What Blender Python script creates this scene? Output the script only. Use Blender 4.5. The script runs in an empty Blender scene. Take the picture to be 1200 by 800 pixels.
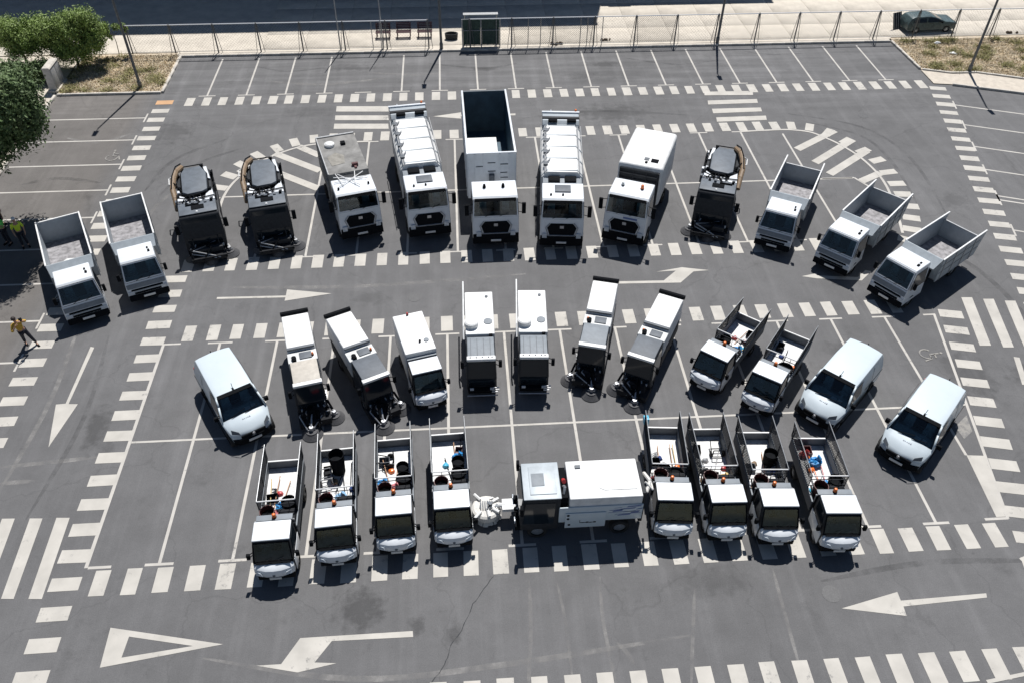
import bpy, bmesh, math, random
from mathutils import Vector, Matrix
random.seed(7)
rad = math.radians
S = bpy.context.scene
C = S.collection
# ------------------------------------------------------------------ camera, sky, sun, exposure
R3 = [[0.9978305149574981, -0.0397759772815883, 0.052460795370912895],
      [-0.06545996717241268, -0.684376826587018, 0.7261841033294996],
      [0.007018270259891546, -0.7280427397220423, -0.6854958154654059]]
cd = bpy.data.cameras.new('camera'); cam = bpy.data.objects.new('camera', cd); C.objects.link(cam)
cd.sensor_width = 36; cd.lens = 36*973.776/1200; cd.clip_start = .5; cd.clip_end = 3000
m4 = Matrix([[R3[i][0], -R3[i][1], -R3[i][2], 0] for i in range(3)] + [[0, 0, 0, 1]])
cam.matrix_world = Matrix.Translation((0, 0, 26)) @ m4
S.camera = cam
SUN_EL, SUN_AZ = 62.0, 76.6            # elevation; direction towards the sun measured from +X
w = bpy.data.worlds.new('World'); S.world = w; w.use_nodes = True
nt = w.node_tree; bg = nt.nodes['Background']
sky = nt.nodes.new('ShaderNodeTexSky'); sky.sky_type = 'NISHITA'; sky.sun_disc = False
sky.sun_elevation = rad(SUN_EL); sky.sun_rotation = rad(90-SUN_AZ); sky.altitude = 300; sky.dust_density = .25; sky.ozone_density = 1.6
nt.links.new(sky.outputs[0], bg.inputs[0]); bg.inputs[1].default_value = .05
sl = bpy.data.lights.new('sun', 'SUN'); sl.energy = 5; sl.angle = rad(.5); sl.color = (1, .978, .95)
so = bpy.data.objects.new('sun', sl); C.objects.link(so)
sd = Vector((math.cos(rad(SUN_AZ))*math.cos(rad(SUN_EL)), math.sin(rad(SUN_AZ))*math.cos(rad(SUN_EL)), math.sin(rad(SUN_EL))))
so.rotation_euler = sd.to_track_quat('Z', 'Y').to_euler(); so.location = (20, 90, 60)
S.view_settings.view_transform = 'Standard'; S.view_settings.look = 'None'
S.view_settings.exposure = 0.12; S.view_settings.gamma = 1

# ------------------------------------------------------------------ materials
def mat(name, col, rough=.5, metal=0, spec=.5, noise=0, nscale=6, bump=0, coat=0):
    m = bpy.data.materials.new(name); m.use_nodes = True
    t = m.node_tree; b = t.nodes['Principled BSDF']
    b.inputs['Base Color'].default_value = (*col, 1); b.inputs['Roughness'].default_value = rough
    b.inputs['Metallic'].default_value = metal; b.inputs['Specular IOR Level'].default_value = spec
    if coat: b.inputs['Coat Weight'].default_value = coat
    if noise or bump:
        tc = t.nodes.new('ShaderNodeTexCoord'); n = t.nodes.new('ShaderNodeTexNoise')
        n.inputs['Scale'].default_value = nscale; n.inputs['Detail'].default_value = 6
        n.inputs['Roughness'].default_value = .65
        t.links.new(tc.outputs['Object'], n.inputs['Vector'])
        if noise:
            mx = t.nodes.new('ShaderNodeMix'); mx.data_type = 'RGBA'
            r = t.nodes.new('ShaderNodeMapRange'); r.inputs[1].default_value = .35; r.inputs[2].default_value = .68
            t.links.new(n.outputs['Fac'], r.inputs[0]); t.links.new(r.outputs[0], mx.inputs[0])
            mx.inputs[6].default_value = (*[c*(1-noise) for c in col], 1)
            mx.inputs[7].default_value = (*[min(1, c*(1+noise*.5)) for c in col], 1)
            t.links.new(mx.outputs[2], b.inputs['Base Color'])
        if bump:
            bp = t.nodes.new('ShaderNodeBump'); bp.inputs['Strength'].default_value = bump; bp.inputs['Distance'].default_value = .02
            t.links.new(n.outputs['Fac'], bp.inputs['Height']); t.links.new(bp.outputs[0], b.inputs['Normal'])
    return m
WHITE = mat('white_paint', (.74, .77, .80), .36, coat=.3, noise=.09, nscale=2.2)
VANW = mat('van_white_paint', (.57, .64, .68), .35, coat=.3, noise=.03, nscale=2)
DULLW = mat('dusty_white_paint', (.66, .67, .66), .55, noise=.22, nscale=4)
HULL = mat('hopper_white', (.78, .78, .77), .5, noise=.16, nscale=2.5)
LGREY = mat('light_grey_panel', (.21, .235, .26), .6, noise=.15, nscale=4)
MGREY = mat('mid_grey_panel', (.105, .12, .14), .6, noise=.2, nscale=4)
BEIGE = mat('beige_roof_panel', (.50, .46, .40), .6, noise=.15, nscale=5)
ALU = mat('aluminium_dropside', (.36, .40, .43), .5, .12, noise=.12, nscale=3)
FLOORG = mat('scuffed_bed_floor', (.30, .29, .30), .7, noise=.5, nscale=5)
FLOORW = mat('white_bed_floor', (.74, .74, .73), .55, noise=.3, nscale=3.5)
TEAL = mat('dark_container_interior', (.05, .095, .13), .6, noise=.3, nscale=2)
DARK = mat('black_plastic', (.010, .011, .013), .9, 0, .08, noise=.3, nscale=12)
CHAS = mat('chassis_black', (.018, .019, .022), .8, 0, .25, noise=.3, nscale=10)
GLASS = mat('dark_glass', (.012, .018, .024), .08, spec=.5)
GLASS2 = mat('glass_seen_through', (.03, .036, .038), .08, spec=.6, noise=.9, nscale=3.2)
TYRE = mat('tyre_rubber', (.02, .02, .02), .85)
RIM = mat('wheel_rim', (.45, .46, .48), .4, .6)
STEEL = mat('galvanised_steel', (.42, .43, .44), .45, .5, noise=.2, nscale=8); ZINC = mat('bright_zinc_rail', (.75, .76, .78), .45, 0)
DSTEEL = mat('dark_painted_steel', (.028, .031, .036), .65, 0, .3, noise=.3, nscale=8)
POLE = mat('lamp_post_grey', (.13, .14, .15), .5, .3, noise=.2)
HOSE = mat('tan_suction_hose', (.26, .18, .11), .6, noise=.3, nscale=14)
RED = mat('red_plastic', (.45, .04, .04), .4); ORANGE = mat('orange_lens', (.85, .2, .04), .3)
MAROON = mat('maroon_plastic', (.10, .03, .03), .5); BLUE = mat('blue_bag', (.04, .28, .62), .5, noise=.3, nscale=20)
CYAN = mat('light_blue_plastic', (.06, .42, .62), .4); YEL = mat('straw_yellow', (.62, .46, .2), .8)
WOOD = mat('broom_wood', (.5, .3, .18), .7); PINK = mat('pink_cloth', (.62, .22, .24), .8)
LENS = mat('headlamp_lens', (.5, .55, .6), .15, spec=.8); TAIL = mat('tail_lamp_red', (.4, .02, .02), .3)
PLATE = mat('number_plate_white', (.7, .7, .68), .5); BLUEP = mat('blue_grey_print', (.12, .17, .35), .5)
GREYP = mat('grey_lettering', (.22, .25, .3), .5)
BRIST = mat('white_brush_bristle', (.72, .70, .66), .8, noise=.25, nscale=25)
BRISTD = mat('dark_brush_bristle', (.09, .09, .095), .8, noise=.4, nscale=25)
CONC = mat('concrete_pavement', (.60, .545, .465), .9, 0, .3, noise=.16, nscale=.9)
KERB = mat('kerb_concrete', (.58, .54, .48), .85, noise=.25, nscale=4, bump=.2)
TAN = mat('pale_path', (.56, .50, .42), .9, noise=.15, nscale=3)
EARTH = mat('dry_earth', (.64, .54, .41), .95, noise=.3, nscale=2.5, bump=.3)
GRASS = mat('dry_grass', (.78, .67, .48), .9, noise=.4, nscale=1.5)
GRASS2 = mat('olive_weeds', (.30, .28, .12), .9, noise=.4, nscale=2)
LEAFA = mat('bright_leaf', (.24, .34, .08), .6, noise=.5, nscale=2.2)
LEAFB = mat('dark_leaf', (.105, .165, .055), .7, noise=.55, nscale=1.6)
LIDM = mat('blue_grey_lid', (.125, .145, .17), .55, 0, .4, noise=.25, nscale=2); DECK = mat('dirty_grey_deck', (.25, .245, .235), .8, 0, .3, noise=.35, nscale=1.6); DECK2 = mat('dusty_deck', (.30, .285, .255), .9, 0, .2, noise=.3, nscale=3); FPOST = mat('weathered_fence_steel', (.16, .16, .16), .6, 0, .3, noise=.2); BENCHM = mat('dark_red_brown_slats', (.07, .035, .04), .7, 0, .3, noise=.2); BARKG = mat('brown_grass', (.36, .27, .17), .9, noise=.4); BARK = mat('bark', (.12, .09, .065), .9, noise=.4, nscale=8, bump=.5)
SKIN = mat('skin', (.45, .26, .18), .6); HAIR = mat('dark_hair', (.03, .022, .02), .7)
MUST = mat('mustard_shirt', (.55, .34, .05), .85, noise=.2, nscale=10); DNAVY = mat('dark_trousers', (.02, .02, .03), .85)
HIVIS = mat('yellow_hi_vis', (.72, .92, .06), .7); GVIS = mat('green_hi_vis', (.2, .85, .14), .7)
CLAD = mat('navy_cladding', (.05, .07, .11), .5, noise=.15); WHN = 0; ROOFM = mat('roof_membrane', (.3, .3, .3), .8, noise=.2)
GMESH = mat('dark_green_screen', (.06, .10, .08), .8, noise=.3, nscale=5)
TARP = mat('dusty_teal_paint', (.085, .125, .13), .35, noise=.5, nscale=4)
UTIL = mat('utility_box_grey', (.42, .42, .42), .7, noise=.15, nscale=5)

def clear_glass():
    m = bpy.data.materials.new('tinted_windscreen'); m.use_nodes = True; t = m.node_tree; N = t.nodes
    N.remove(N['Principled BSDF']); tr = N.new('ShaderNodeBsdfTransparent'); tr.inputs[0].default_value = (.80, .89, .92, 1)
    gl = N.new('ShaderNodeBsdfGlossy'); gl.inputs['Roughness'].default_value = .04; fr = N.new('ShaderNodeFresnel'); fr.inputs[0].default_value = 1.5
    mx = N.new('ShaderNodeMixShader'); t.links.new(fr.outputs[0], mx.inputs[0]); t.links.new(tr.outputs[0], mx.inputs[1]); t.links.new(gl.outputs[0], mx.inputs[2])
    t.links.new(mx.outputs[0], N['Material Output'].inputs[0]); return m
CLEAR = clear_glass(); DASHV = mat('light_dashboard', (.34, .41, .41), .7, noise=.3); SEATV = mat('light_seat_cloth', (.42, .5, .5), .9, noise=.3); DASH_ = mat('dashboard_grey', (.10, .13, .14), .7, noise=.2); SEAT_ = mat('seat_cloth', (.22, .28, .29), .9, noise=.4, nscale=9); PAPER = mat('paper', (.7, .72, .72), .8)
def asphalt():
    m = bpy.data.materials.new('worn_asphalt'); m.use_nodes = True; t = m.node_tree; N = t.nodes; L = t.links
    b = N['Principled BSDF']; b.inputs['Roughness'].default_value = .86; b.inputs['Specular IOR Level'].default_value = .3
    geo = N.new('ShaderNodeNewGeometry')
    def noise(sc, scale=(1, 1, 1), det=5, rot=0, rough=.6):
        mp = N.new('ShaderNodeMapping'); mp.inputs['Scale'].default_value = scale; mp.inputs['Rotation'].default_value = (0, 0, rot)
        L.new(geo.outputs['Position'], mp.inputs['Vector'])
        n = N.new('ShaderNodeTexNoise'); n.inputs['Scale'].default_value = sc; n.inputs['Detail'].default_value = det
        n.inputs['Roughness'].default_value = rough
        L.new(mp.outputs[0], n.inputs['Vector']); return n.outputs['Fac']
    def rng(v, a, b_, c, d):
        r = N.new('ShaderNodeMapRange'); r.inputs[1].default_value = a; r.inputs[2].default_value = b_
        r.inputs[3].default_value = c; r.inputs[4].default_value = d; L.new(v, r.inputs[0]); return r.outputs[0]
    def mul(a, b_, op='MULTIPLY'):
        q = N.new('ShaderNodeMath'); q.operation = op
        if isinstance(a, (int, float)): q.inputs[0].default_value = a
        else: L.new(a, q.inputs[0])
        if isinstance(b_, (int, float)): q.inputs[1].default_value = b_
        else: L.new(b_, q.inputs[1])
        return q.outputs[0]
    v = rng(noise(.12, det=3), .3, .7, .90, 1.08)
    v = mul(v, rng(noise(.9, det=6), .35, .7, .91, 1.07))
    v = mul(v, rng(noise(1.0, (1.6, .06, 1), 3),    .5, .75, .975, 1.16))     # tyre lanes running away
    sx = N.new('ShaderNodeSeparateXYZ'); L.new(geo.outputs['Position'], sx.inputs[0])
    far = rng(sx.outputs['Y'], 44, 53, 0, 1)
    st = rng(noise(1.0, (.12, 1.5, 1), 6, .05), .4, .75, .92, 1.35)         # manoeuvring scuffs in the far bays
    mixn = N.new('ShaderNodeMix'); L.new(far, mixn.inputs[0]); mixn.inputs[2].default_value = 1; L.new(st, mixn.inputs[3])
    v = mul(v, mixn.outputs[0])
    v = mul(v, rng(noise(.5, det=7, rough=.75), .58, .72, 1, .78))         # grime blotches
    v = mul(v, rng(noise(1.7, det=5, rough=.65), .66, .78, 1, .68))         # small oil spots
    v = mul(v, rng(noise(28, det=4, rough=.8), .2, .8, .72, 1.28))         # aggregate
    v = mul(v, rng(noise(7, det=4, rough=.8), .2, .8, .93, 1.07))
    for (x, y, rx, ry, k) in [(-4.0, 14.6, .75, .75, .42), (-2.1, 13.9, .3, .3, .35), (-.9, 13.6, .3, .35, .3), (-15.3, 23.4, .45, 1.2, .35),
                              (-14.6, 22.0, .3, .6, .25), (-18.3, 15.0, .4, .35, .35), (9.8, 48.6, 2.2, 1.1, .3), (1.9, 55.4, .9, .3, .35), (10.5, 55.7, 1, .5, .3),
                              (8.2, 15.0, 1.3, .7, .22), (-7.3, 56, 1.8, .5, .25), (22, 24.2, .9, 1.6, .28), (25, 24, 1.3, 1.0, .3), (27.5, 37.5, .8, .8, .22), (-24.5, 31, 1.5, 1.3, .3),
                              (-4.8, 31, .9, .5, .2), (-9.6, 50, 1.6, .8, .15), (17, 26, .8, .8, .22), (8.5, 54, 1.4, .5, .2), (-17.8, 47.6, 1.2, 1.2, .25)]:
        mp = N.new('ShaderNodeMapping'); mp.inputs['Location'].default_value = (-x/rx, -y/ry, 0); mp.inputs['Scale'].default_value = (1/rx, 1/ry, 0)
        L.new(geo.outputs['Position'], mp.inputs['Vector'])
        ln = N.new('ShaderNodeVectorMath'); ln.operation = 'LENGTH'; L.new(mp.outputs[0], ln.inputs[0])
        d = mul(ln.outputs['Value'], rng(noise(2.2, det=4), .25, .75, -.7, .7), 'ADD')
        v = mul(v, rng(d, .45, 1.25, 1-k, 1))
    # fine cracks
    vo = N.new('ShaderNodeTexVoronoi'); vo.feature = 'DISTANCE_TO_EDGE'; vo.inputs['Scale'].default_value = .16
    wn = N.new('ShaderNodeTexNoise'); wn.inputs['Scale'].default_value = .8; wn.inputs['Detail'].default_value = 5
    L.new(geo.outputs['Position'], wn.inputs['Vector'])
    va = N.new('ShaderNodeVectorMath'); va.operation = 'MULTIPLY_ADD'; L.new(wn.outputs['Color'], va.inputs[0]); va.inputs[1].default_value = (1.6, 1.6, 0)
    L.new(geo.outputs['Position'], va.inputs[2]); L.new(va.outputs[0], vo.inputs['Vector'])
    v = mul(v, rng(vo.outputs['Distance'], 0, .006, .86, 1))
    col = N.new('ShaderNodeCombineColor')
    for i, k in enumerate((.137, .1355, .137)): L.new(mul(v, k), col.inputs[i])
    warm = N.new('ShaderNodeMix'); warm.data_type = 'RGBA'; warm.blend_type = 'MULTIPLY'
    L.new(rng(sx.outputs['X'], -21, -19.5, 1, 0), warm.inputs[0]); L.new(col.outputs[0], warm.inputs[6]); warm.inputs[7].default_value = (1.06, 1.0, .93, 1)
    L.new(warm.outputs[2], b.inputs['Base Color'])
    bp = N.new('ShaderNodeBump'); bp.inputs['Strength'].default_value = .25; bp.inputs['Distance'].default_value = .01
    L.new(noise(40, det=3), bp.inputs['Height']); L.new(bp.outputs[0], b.inputs['Normal'])
    return m
def roadpaint(name, col, wear=.5):
    m = bpy.data.materials.new(name); m.use_nodes = True; t = m.node_tree; N = t.nodes; L = t.links
    b = N['Principled BSDF']; b.inputs['Roughness'].default_value = .75
    geo = N.new('ShaderNodeNewGeometry')
    n = N.new('ShaderNodeTexNoise'); n.inputs['Scale'].default_value = 3.5; n.inputs['Detail'].default_value = 8; n.inputs['Roughness'].default_value = .78
    n2 = N.new('ShaderNodeTexNoise'); n2.inputs['Scale'].default_value = .5; n2.inputs['Detail'].default_value = 2
    L.new(geo.outputs['Position'], n.inputs['Vector']); L.new(geo.outputs['Position'], n2.inputs['Vector'])
    ad = N.new('ShaderNodeMath'); ad.operation = 'MULTIPLY_ADD'; L.new(n2.outputs['Fac'], ad.inputs[0]); ad.inputs[1].default_value = .5; L.new(n.outputs['Fac'], ad.inputs[2])
    r = N.new('ShaderNodeMapRange'); r.inputs[1].default_value = 1.02-wear*.36; r.inputs[2].default_value = 1.16-wear*.36; L.new(ad.outputs[0], r.inputs[0])
    mx = N.new('ShaderNodeMix'); mx.data_type = 'RGBA'; mx.inputs[6].default_value = (*col, 1); mx.inputs[7].default_value = (.19, .185, .18, 1)
    L.new(r.outputs[0], mx.inputs[0])
    n3 = N.new('ShaderNodeTexNoise'); n3.inputs['Scale'].default_value = 1.3; n3.inputs['Detail'].default_value = 4; L.new(geo.outputs['Position'], n3.inputs['Vector'])
    r3 = N.new('ShaderNodeMapRange'); r3.inputs[1].default_value = .3; r3.inputs[2].default_value = .7; r3.inputs[3].default_value = .84; r3.inputs[4].default_value = 1.05; L.new(n3.outputs['Fac'], r3.inputs[0])
    mm = N.new('ShaderNodeMix'); mm.data_type = 'RGBA'; mm.blend_type = 'MULTIPLY'; mm.inputs[0].default_value = 1
    L.new(mx.outputs[2], mm.inputs[6]); L.new(r3.outputs[0], mm.inputs[7]); L.new(mm.outputs[2], b.inputs['Base Color'])
    return m
ASPH = asphalt(); PAINT = roadpaint('worn_road_paint', (.50, .475, .43), .46); THIN = roadpaint('worn_line_paint', (.50, .475, .435), .47)
FADED = roadpaint('faded_paint', (.30, .285, .26), .9); PORANGE = roadpaint('orange_road_paint', (.56, .33, .17), .45)

# ------------------------------------------------------------------ mesh helpers
class MB:
    def __init__(s): s.v = []; s.f = []
    def add(s, vs, fs):
        o = len(s.v); s.v += [tuple(p) for p in vs]; s.f += [tuple(i+o for i in f) for f in fs]; return s
    def box(s, x0, x1, y0, y1, z0, z1):
        return s.hexa([(x0, y0, z0), (x1, y0, z0), (x1, y1, z0), (x0, y1, z0)], [(x0, y0, z1), (x1, y0, z1), (x1, y1, z1), (x0, y1, z1)])
    def hexa(s, a, b): return s.add(list(a)+list(b), [(3, 2, 1, 0), (4, 5, 6, 7), (0, 1, 5, 4), (1, 2, 6, 5), (2, 3, 7, 6), (3, 0, 4, 7)])
    def cyl(s, p0, p1, r, n=12, r2=None, cap=True):
        p0 = Vector(p0); p1 = Vector(p1); d = (p1-p0).normalized(); u = d.orthogonal().normalized(); q = d.cross(u); r2 = r if r2 is None else r2
        vs = [p0+(u*math.cos(a)+q*math.sin(a))*r for a in [2*math.pi*i/n for i in range(n)]] + [p1+(u*math.cos(a)+q*math.sin(a))*r2 for a in [2*math.pi*i/n for i in range(n)]]
        fs = [(i, (i+1) % n, n+(i+1) % n, n+i) for i in range(n)]
        if cap: fs += [tuple(range(n-1, -1, -1)), tuple(range(n, 2*n))]
        return s.add(vs, fs)
    def tube(s, pts, r, n=6):
        for a, b in zip(pts, pts[1:]): s.cyl(a, b, r, n)
        return s
    def shell(s, prof, wf, skip=()):                       # side profile (y,z) swept across the width
        n = len(prof); vs = [(-wf(z), y, z) for y, z in prof]+[(wf(z), y, z) for y, z in prof]
        return s.add(vs, [(i, n+i, n+(i+1) % n, (i+1) % n) for i in range(n) if i not in skip]+[tuple(range(n)), tuple(range(2*n-1, n-1, -1))])
    def poly(s, pts, z0, z1):                     # extruded plan polygon
        n = len(pts); vs = [(x, y, z0) for x, y in pts]+[(x, y, z1) for x, y in pts]
        return s.add(vs, [tuple(range(n-1, -1, -1)), tuple(range(n, 2*n))]+[(i, (i+1) % n, n+(i+1) % n, n+i) for i in range(n)])
    def plate(s, q, t):                           # quad pushed out along its normal into a thin slab
        q = [Vector(p) for p in q]; nrm = (q[1]-q[0]).cross(q[-1]-q[0]).normalized()*t; n = len(q)
        return s.add(q+[p+nrm for p in q], [tuple(range(n-1, -1, -1)), tuple(range(n, 2*n))]+[(i, (i+1) % n, n+(i+1) % n, n+i) for i in range(n)])
    def dome(s, c, rx, ry, rz, n=12, m=5, full=False):
        vs = []; lo = -m if full else 0; rows = list(range(lo, m+1))
        for j in rows:
            a = j/m*math.pi/2
            for i in range(n):
                t = 2*math.pi*i/n; vs.append((c[0]+rx*math.cos(a)*math.cos(t), c[1]+ry*math.cos(a)*math.sin(t), c[2]+rz*math.sin(a)))
        fs = [(r*n+i, r*n+(i+1) % n, (r+1)*n+(i+1) % n, (r+1)*n+i) for r in range(len(rows)-1) for i in range(n)]
        return s.add(vs, fs)
    def mesh(s, name, m, bevel=0, smooth=False, seg=2, ang=30):
        me = bpy.data.meshes.new(name); me.from_pydata(s.v, [], s.f); bm = bmesh.new(); bm.from_mesh(me)
        bmesh.ops.recalc_face_normals(bm, faces=bm.faces)
        if bevel:
            es = [e for e in bm.edges if len(e.link_faces) == 2 and e.calc_face_angle(0) > rad(ang)]
            bmesh.ops.bevel(bm, geom=es, offset=bevel, segments=seg, profile=.6, affect='EDGES', clamp_overlap=True)
        bm.to_mesh(me); bm.free(); me.materials.append(m)
        if smooth or bevel:
            for p in me.polygons: p.use_smooth = True
            if not smooth: me.set_sharp_from_angle(angle=rad(48))
        return me
    def build(s, name, m, parent=None, bevel=0, smooth=False, seg=2, ang=30):
        o = bpy.data.objects.new(name, s.mesh(name, m, bevel, smooth, seg, ang)); C.objects.link(o)
        if parent: o.parent = parent
        return o
def tag(o, label=None, cat=None, group=None, kind=None):
    if label: o['label'] = label
    if cat: o['category'] = cat
    if group: o['group'] = group
    if kind: o['kind'] = kind
    return o
def thing(name, label, cat, loc=(0, 0, 0), rz=0, group=None):
    o = bpy.data.objects.new(name, None); C.objects.link(o); o.location = loc; o.rotation_euler = (0, 0, rad(rz)); o.empty_display_size = .3
    return tag(o, label, cat, group)
KIDS = {}
def dup(root, label, loc, rz):
    def cp(o, par):
        c = o.copy(); C.objects.link(c)
        if par: c.parent = par
        for ch in [k for k in C.objects if k.parent == o]: cp(ch, c)
        return c
    r = cp(root, None); r.location = loc; r.rotation_euler = (0, 0, rad(rz)); r['label'] = label
    return r
def sheet(name, pts, z, m, parent=None):
    me = bpy.data.meshes.new(name); me.from_pydata([(x, y, z) for x, y in pts], [], [tuple(range(len(pts)))])
    bm = bmesh.new(); bm.from_mesh(me); bmesh.ops.recalc_face_normals(bm, faces=bm.faces)
    for f in bm.faces:
        if f.normal.z < 0: f.normal_flip()
    if len(pts) > 4: bmesh.ops.triangulate(bm, faces=bm.faces)
    bm.to_mesh(me); bm.free(); me.materials.append(m)
    o = bpy.data.objects.new(name, me); C.objects.link(o)
    if parent: o.parent = parent
    return o

# ------------------------------------------------------------------ setting: ground, lot, pavement
tag(sheet('ground', [(-900, -900), (900, -900), (900, 900), (-900, 900)], -.03, mat('town_ground', (.12, .13, .12), .95, 0, .2, noise=.4, nscale=.05)), kind='structure')
lot = tag(sheet('parking_lot', [(-26.45, -40), (75, -40), (75, 49.9), (38.2, 49.9), (37.95, 49.95), (33.67, 51.45), (32.5, 53.7), (32.2, 58.3), (-19.7, 58.3), (-19.5, 52.8), (-26.45, 52.8)], 0, ASPH), kind='structure')
# markings: flat paint sheets
ZM = .004
def line(x0, y0, x1, y1, wd=.1, name='bay_line', m=THIN, z=ZM):
    z = z if z != ZM else {'edge_line': .0068, 'bay_tick': .0055}.get(name, ZM)
    if name == 'bay_line' and abs(y1-y0) < .1: z = .0062
    if name == 'bay_line': wd = .115
    d = Vector((x1-x0, y1-y0)); n = Vector((-d.y, d.x)).normalized()*wd/2
    return sheet(name, [(x0+n.x, y0+n.y), (x0-n.x, y0-n.y), (x1-n.x, y1-n.y), (x1+n.x, y1+n.y)], z, m, lot)
dme = sheet('dash_marking', [(-.265, -.53), (.265, -.53), (.265, .53), (-.265, .53)], 0, PAINT); DM = dme.data; bpy.data.objects.remove(dme)
def dash(x, y, rz=0, sx=1, sy=1, m=None, z=2*ZM):
    o = bpy.data.objects.new('dash_marking', DM if m is None else DM.copy()); C.objects.link(o); o.parent = lot
    if m: o.data.materials[0] = m; tag(o, 'orange painted dash')
    o.location = (x, y, z); o.rotation_euler = (0, 0, rad(rz)+random.uniform(-.015, .015)); o.scale = (sx*random.uniform(.95, 1.05), sy*random.uniform(.96, 1.03), 1)
def row(y, x0, x1, pitch, sy=1, sx=1, skip=()):
    n = int(round((x1-x0)/pitch))
    for k in range(n+1):
        if k not in skip: dash(x0+(x1-x0)*k/n+random.uniform(-.02, .02), y, 0, sx, sy)
row(51.5, -17.53, 31.6, 1.062, 1.06, 1.02)
row(46.42, -5.68, 18.8, 1.065, 1.0, 1.0)
row(34.0, -13.92, 19.5, 1.09, .98)
row(28.93, -12.76, 20.48, 1.072, .95)
row(16.17, -13.09, 19.05, 1.072, .96)
row(11.4, -3.5, 22.0, 1.065, 1.0)
for k in range(21): dash(-14.3, 10.6+k*1.1185, 90, 1.0, 1.0)
for k in range(27): dash(-19.15-.004*k, 51.51-k*1.148, 90, 1.0, 1.0, m=PORANGE if k == 0 else None)
for k in range(24): dash(32.51-4.67*k/18, 50.84-20.12*k/18, 90-13, .98, 1.05)
for k in range(14): dash(22.95-2.45*k/10, 28.22-11.15*k/10, 90-12.3, 1.0, 1.05)
# bays
for k in range(19):
    x = 29.46-2.558*k
    if k != 14: line(x, 52.3, x, 57.85)
    line(x-.55, 52.28, x+.55, 52.28, .1, 'bay_tick')
for x in (-8.13, -5.55, -2.95, -.35, 2.12, 4.6, 7.2, 9.8, 12.25, 14.85, 17.5): line(x, 34.45, x, 45.75); line(x-.55, 45.78, x+.55, 45.78, .1, 'bay_tick'); line(x-.5, 34.42, x+.5, 34.42, .1, 'bay_tick')
line(20.1, 34.45, 20.08, 45.4); line(-10.7, 34.45, -10.7, 40.1)
line(-13.3, 40.15, 22.6, 40.15, .1)
for x in (-11.24, -8.68, -6.1, -3.55, -.95, 1.66, 4.25, 6.83, 9.4, 11.95, 14.5, 17.1): line(x, 16.83, x, 28.2); line(x-.55, 28.22, x+.55, 28.22, .1, 'bay_tick'); line(x-.5, 16.8, x+.5, 16.8, .11, 'bay_tick')
line(19.7, 28.2, 19.72, 19.87); line(19.1, 28.22, 20.2, 28.22, .1, 'bay_tick'); line(21.6, 28.24, 22.2, 28.24, .1, 'bay_tick')
line(-13.77, 16.8, -13.77, 28.3, .13, 'edge_line'); line(-13.77, 28.25, -13.0, 28.25, .1, 'bay_tick'); line(-13.7, 16.8, -12.9, 16.8, .11, 'bay_tick')
line(-13.7, 22.53, 20.95, 22.53, .1, 'edge_line'); line(22.14, 28.24, 19.88, 16.84, .12, 'edge_line'); line(19.0, 16.86, 19.9, 16.86, .11, 'bay_tick')
for y in (49.5, 46.75, 43.95, 41.22, 38.55, 35.8, 32.96, 30.2, 27.45): line(-26.3, y+.02, -19.85, y); line(-19.86, y-.55, -19.86, y+.55, .1, 'bay_tick')
A = Vector((-4.67, -20.12)).normalized(); Pn = Vector((-A.y, A.x))
for y in (48.5, 45.9, 43.25, 40.65, 37.9, 37.5, 34.65, 31.9): 
    x = 32.51-4.67*(50.84-y)/20.12+.62; line(x, y, x+Pn.x*7+1*0, y-2.55, .1)
    line(x-A.x*.55, y-A.y*.55, x+A.x*.55, y+A.y*.55, .1, 'bay_tick')
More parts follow.
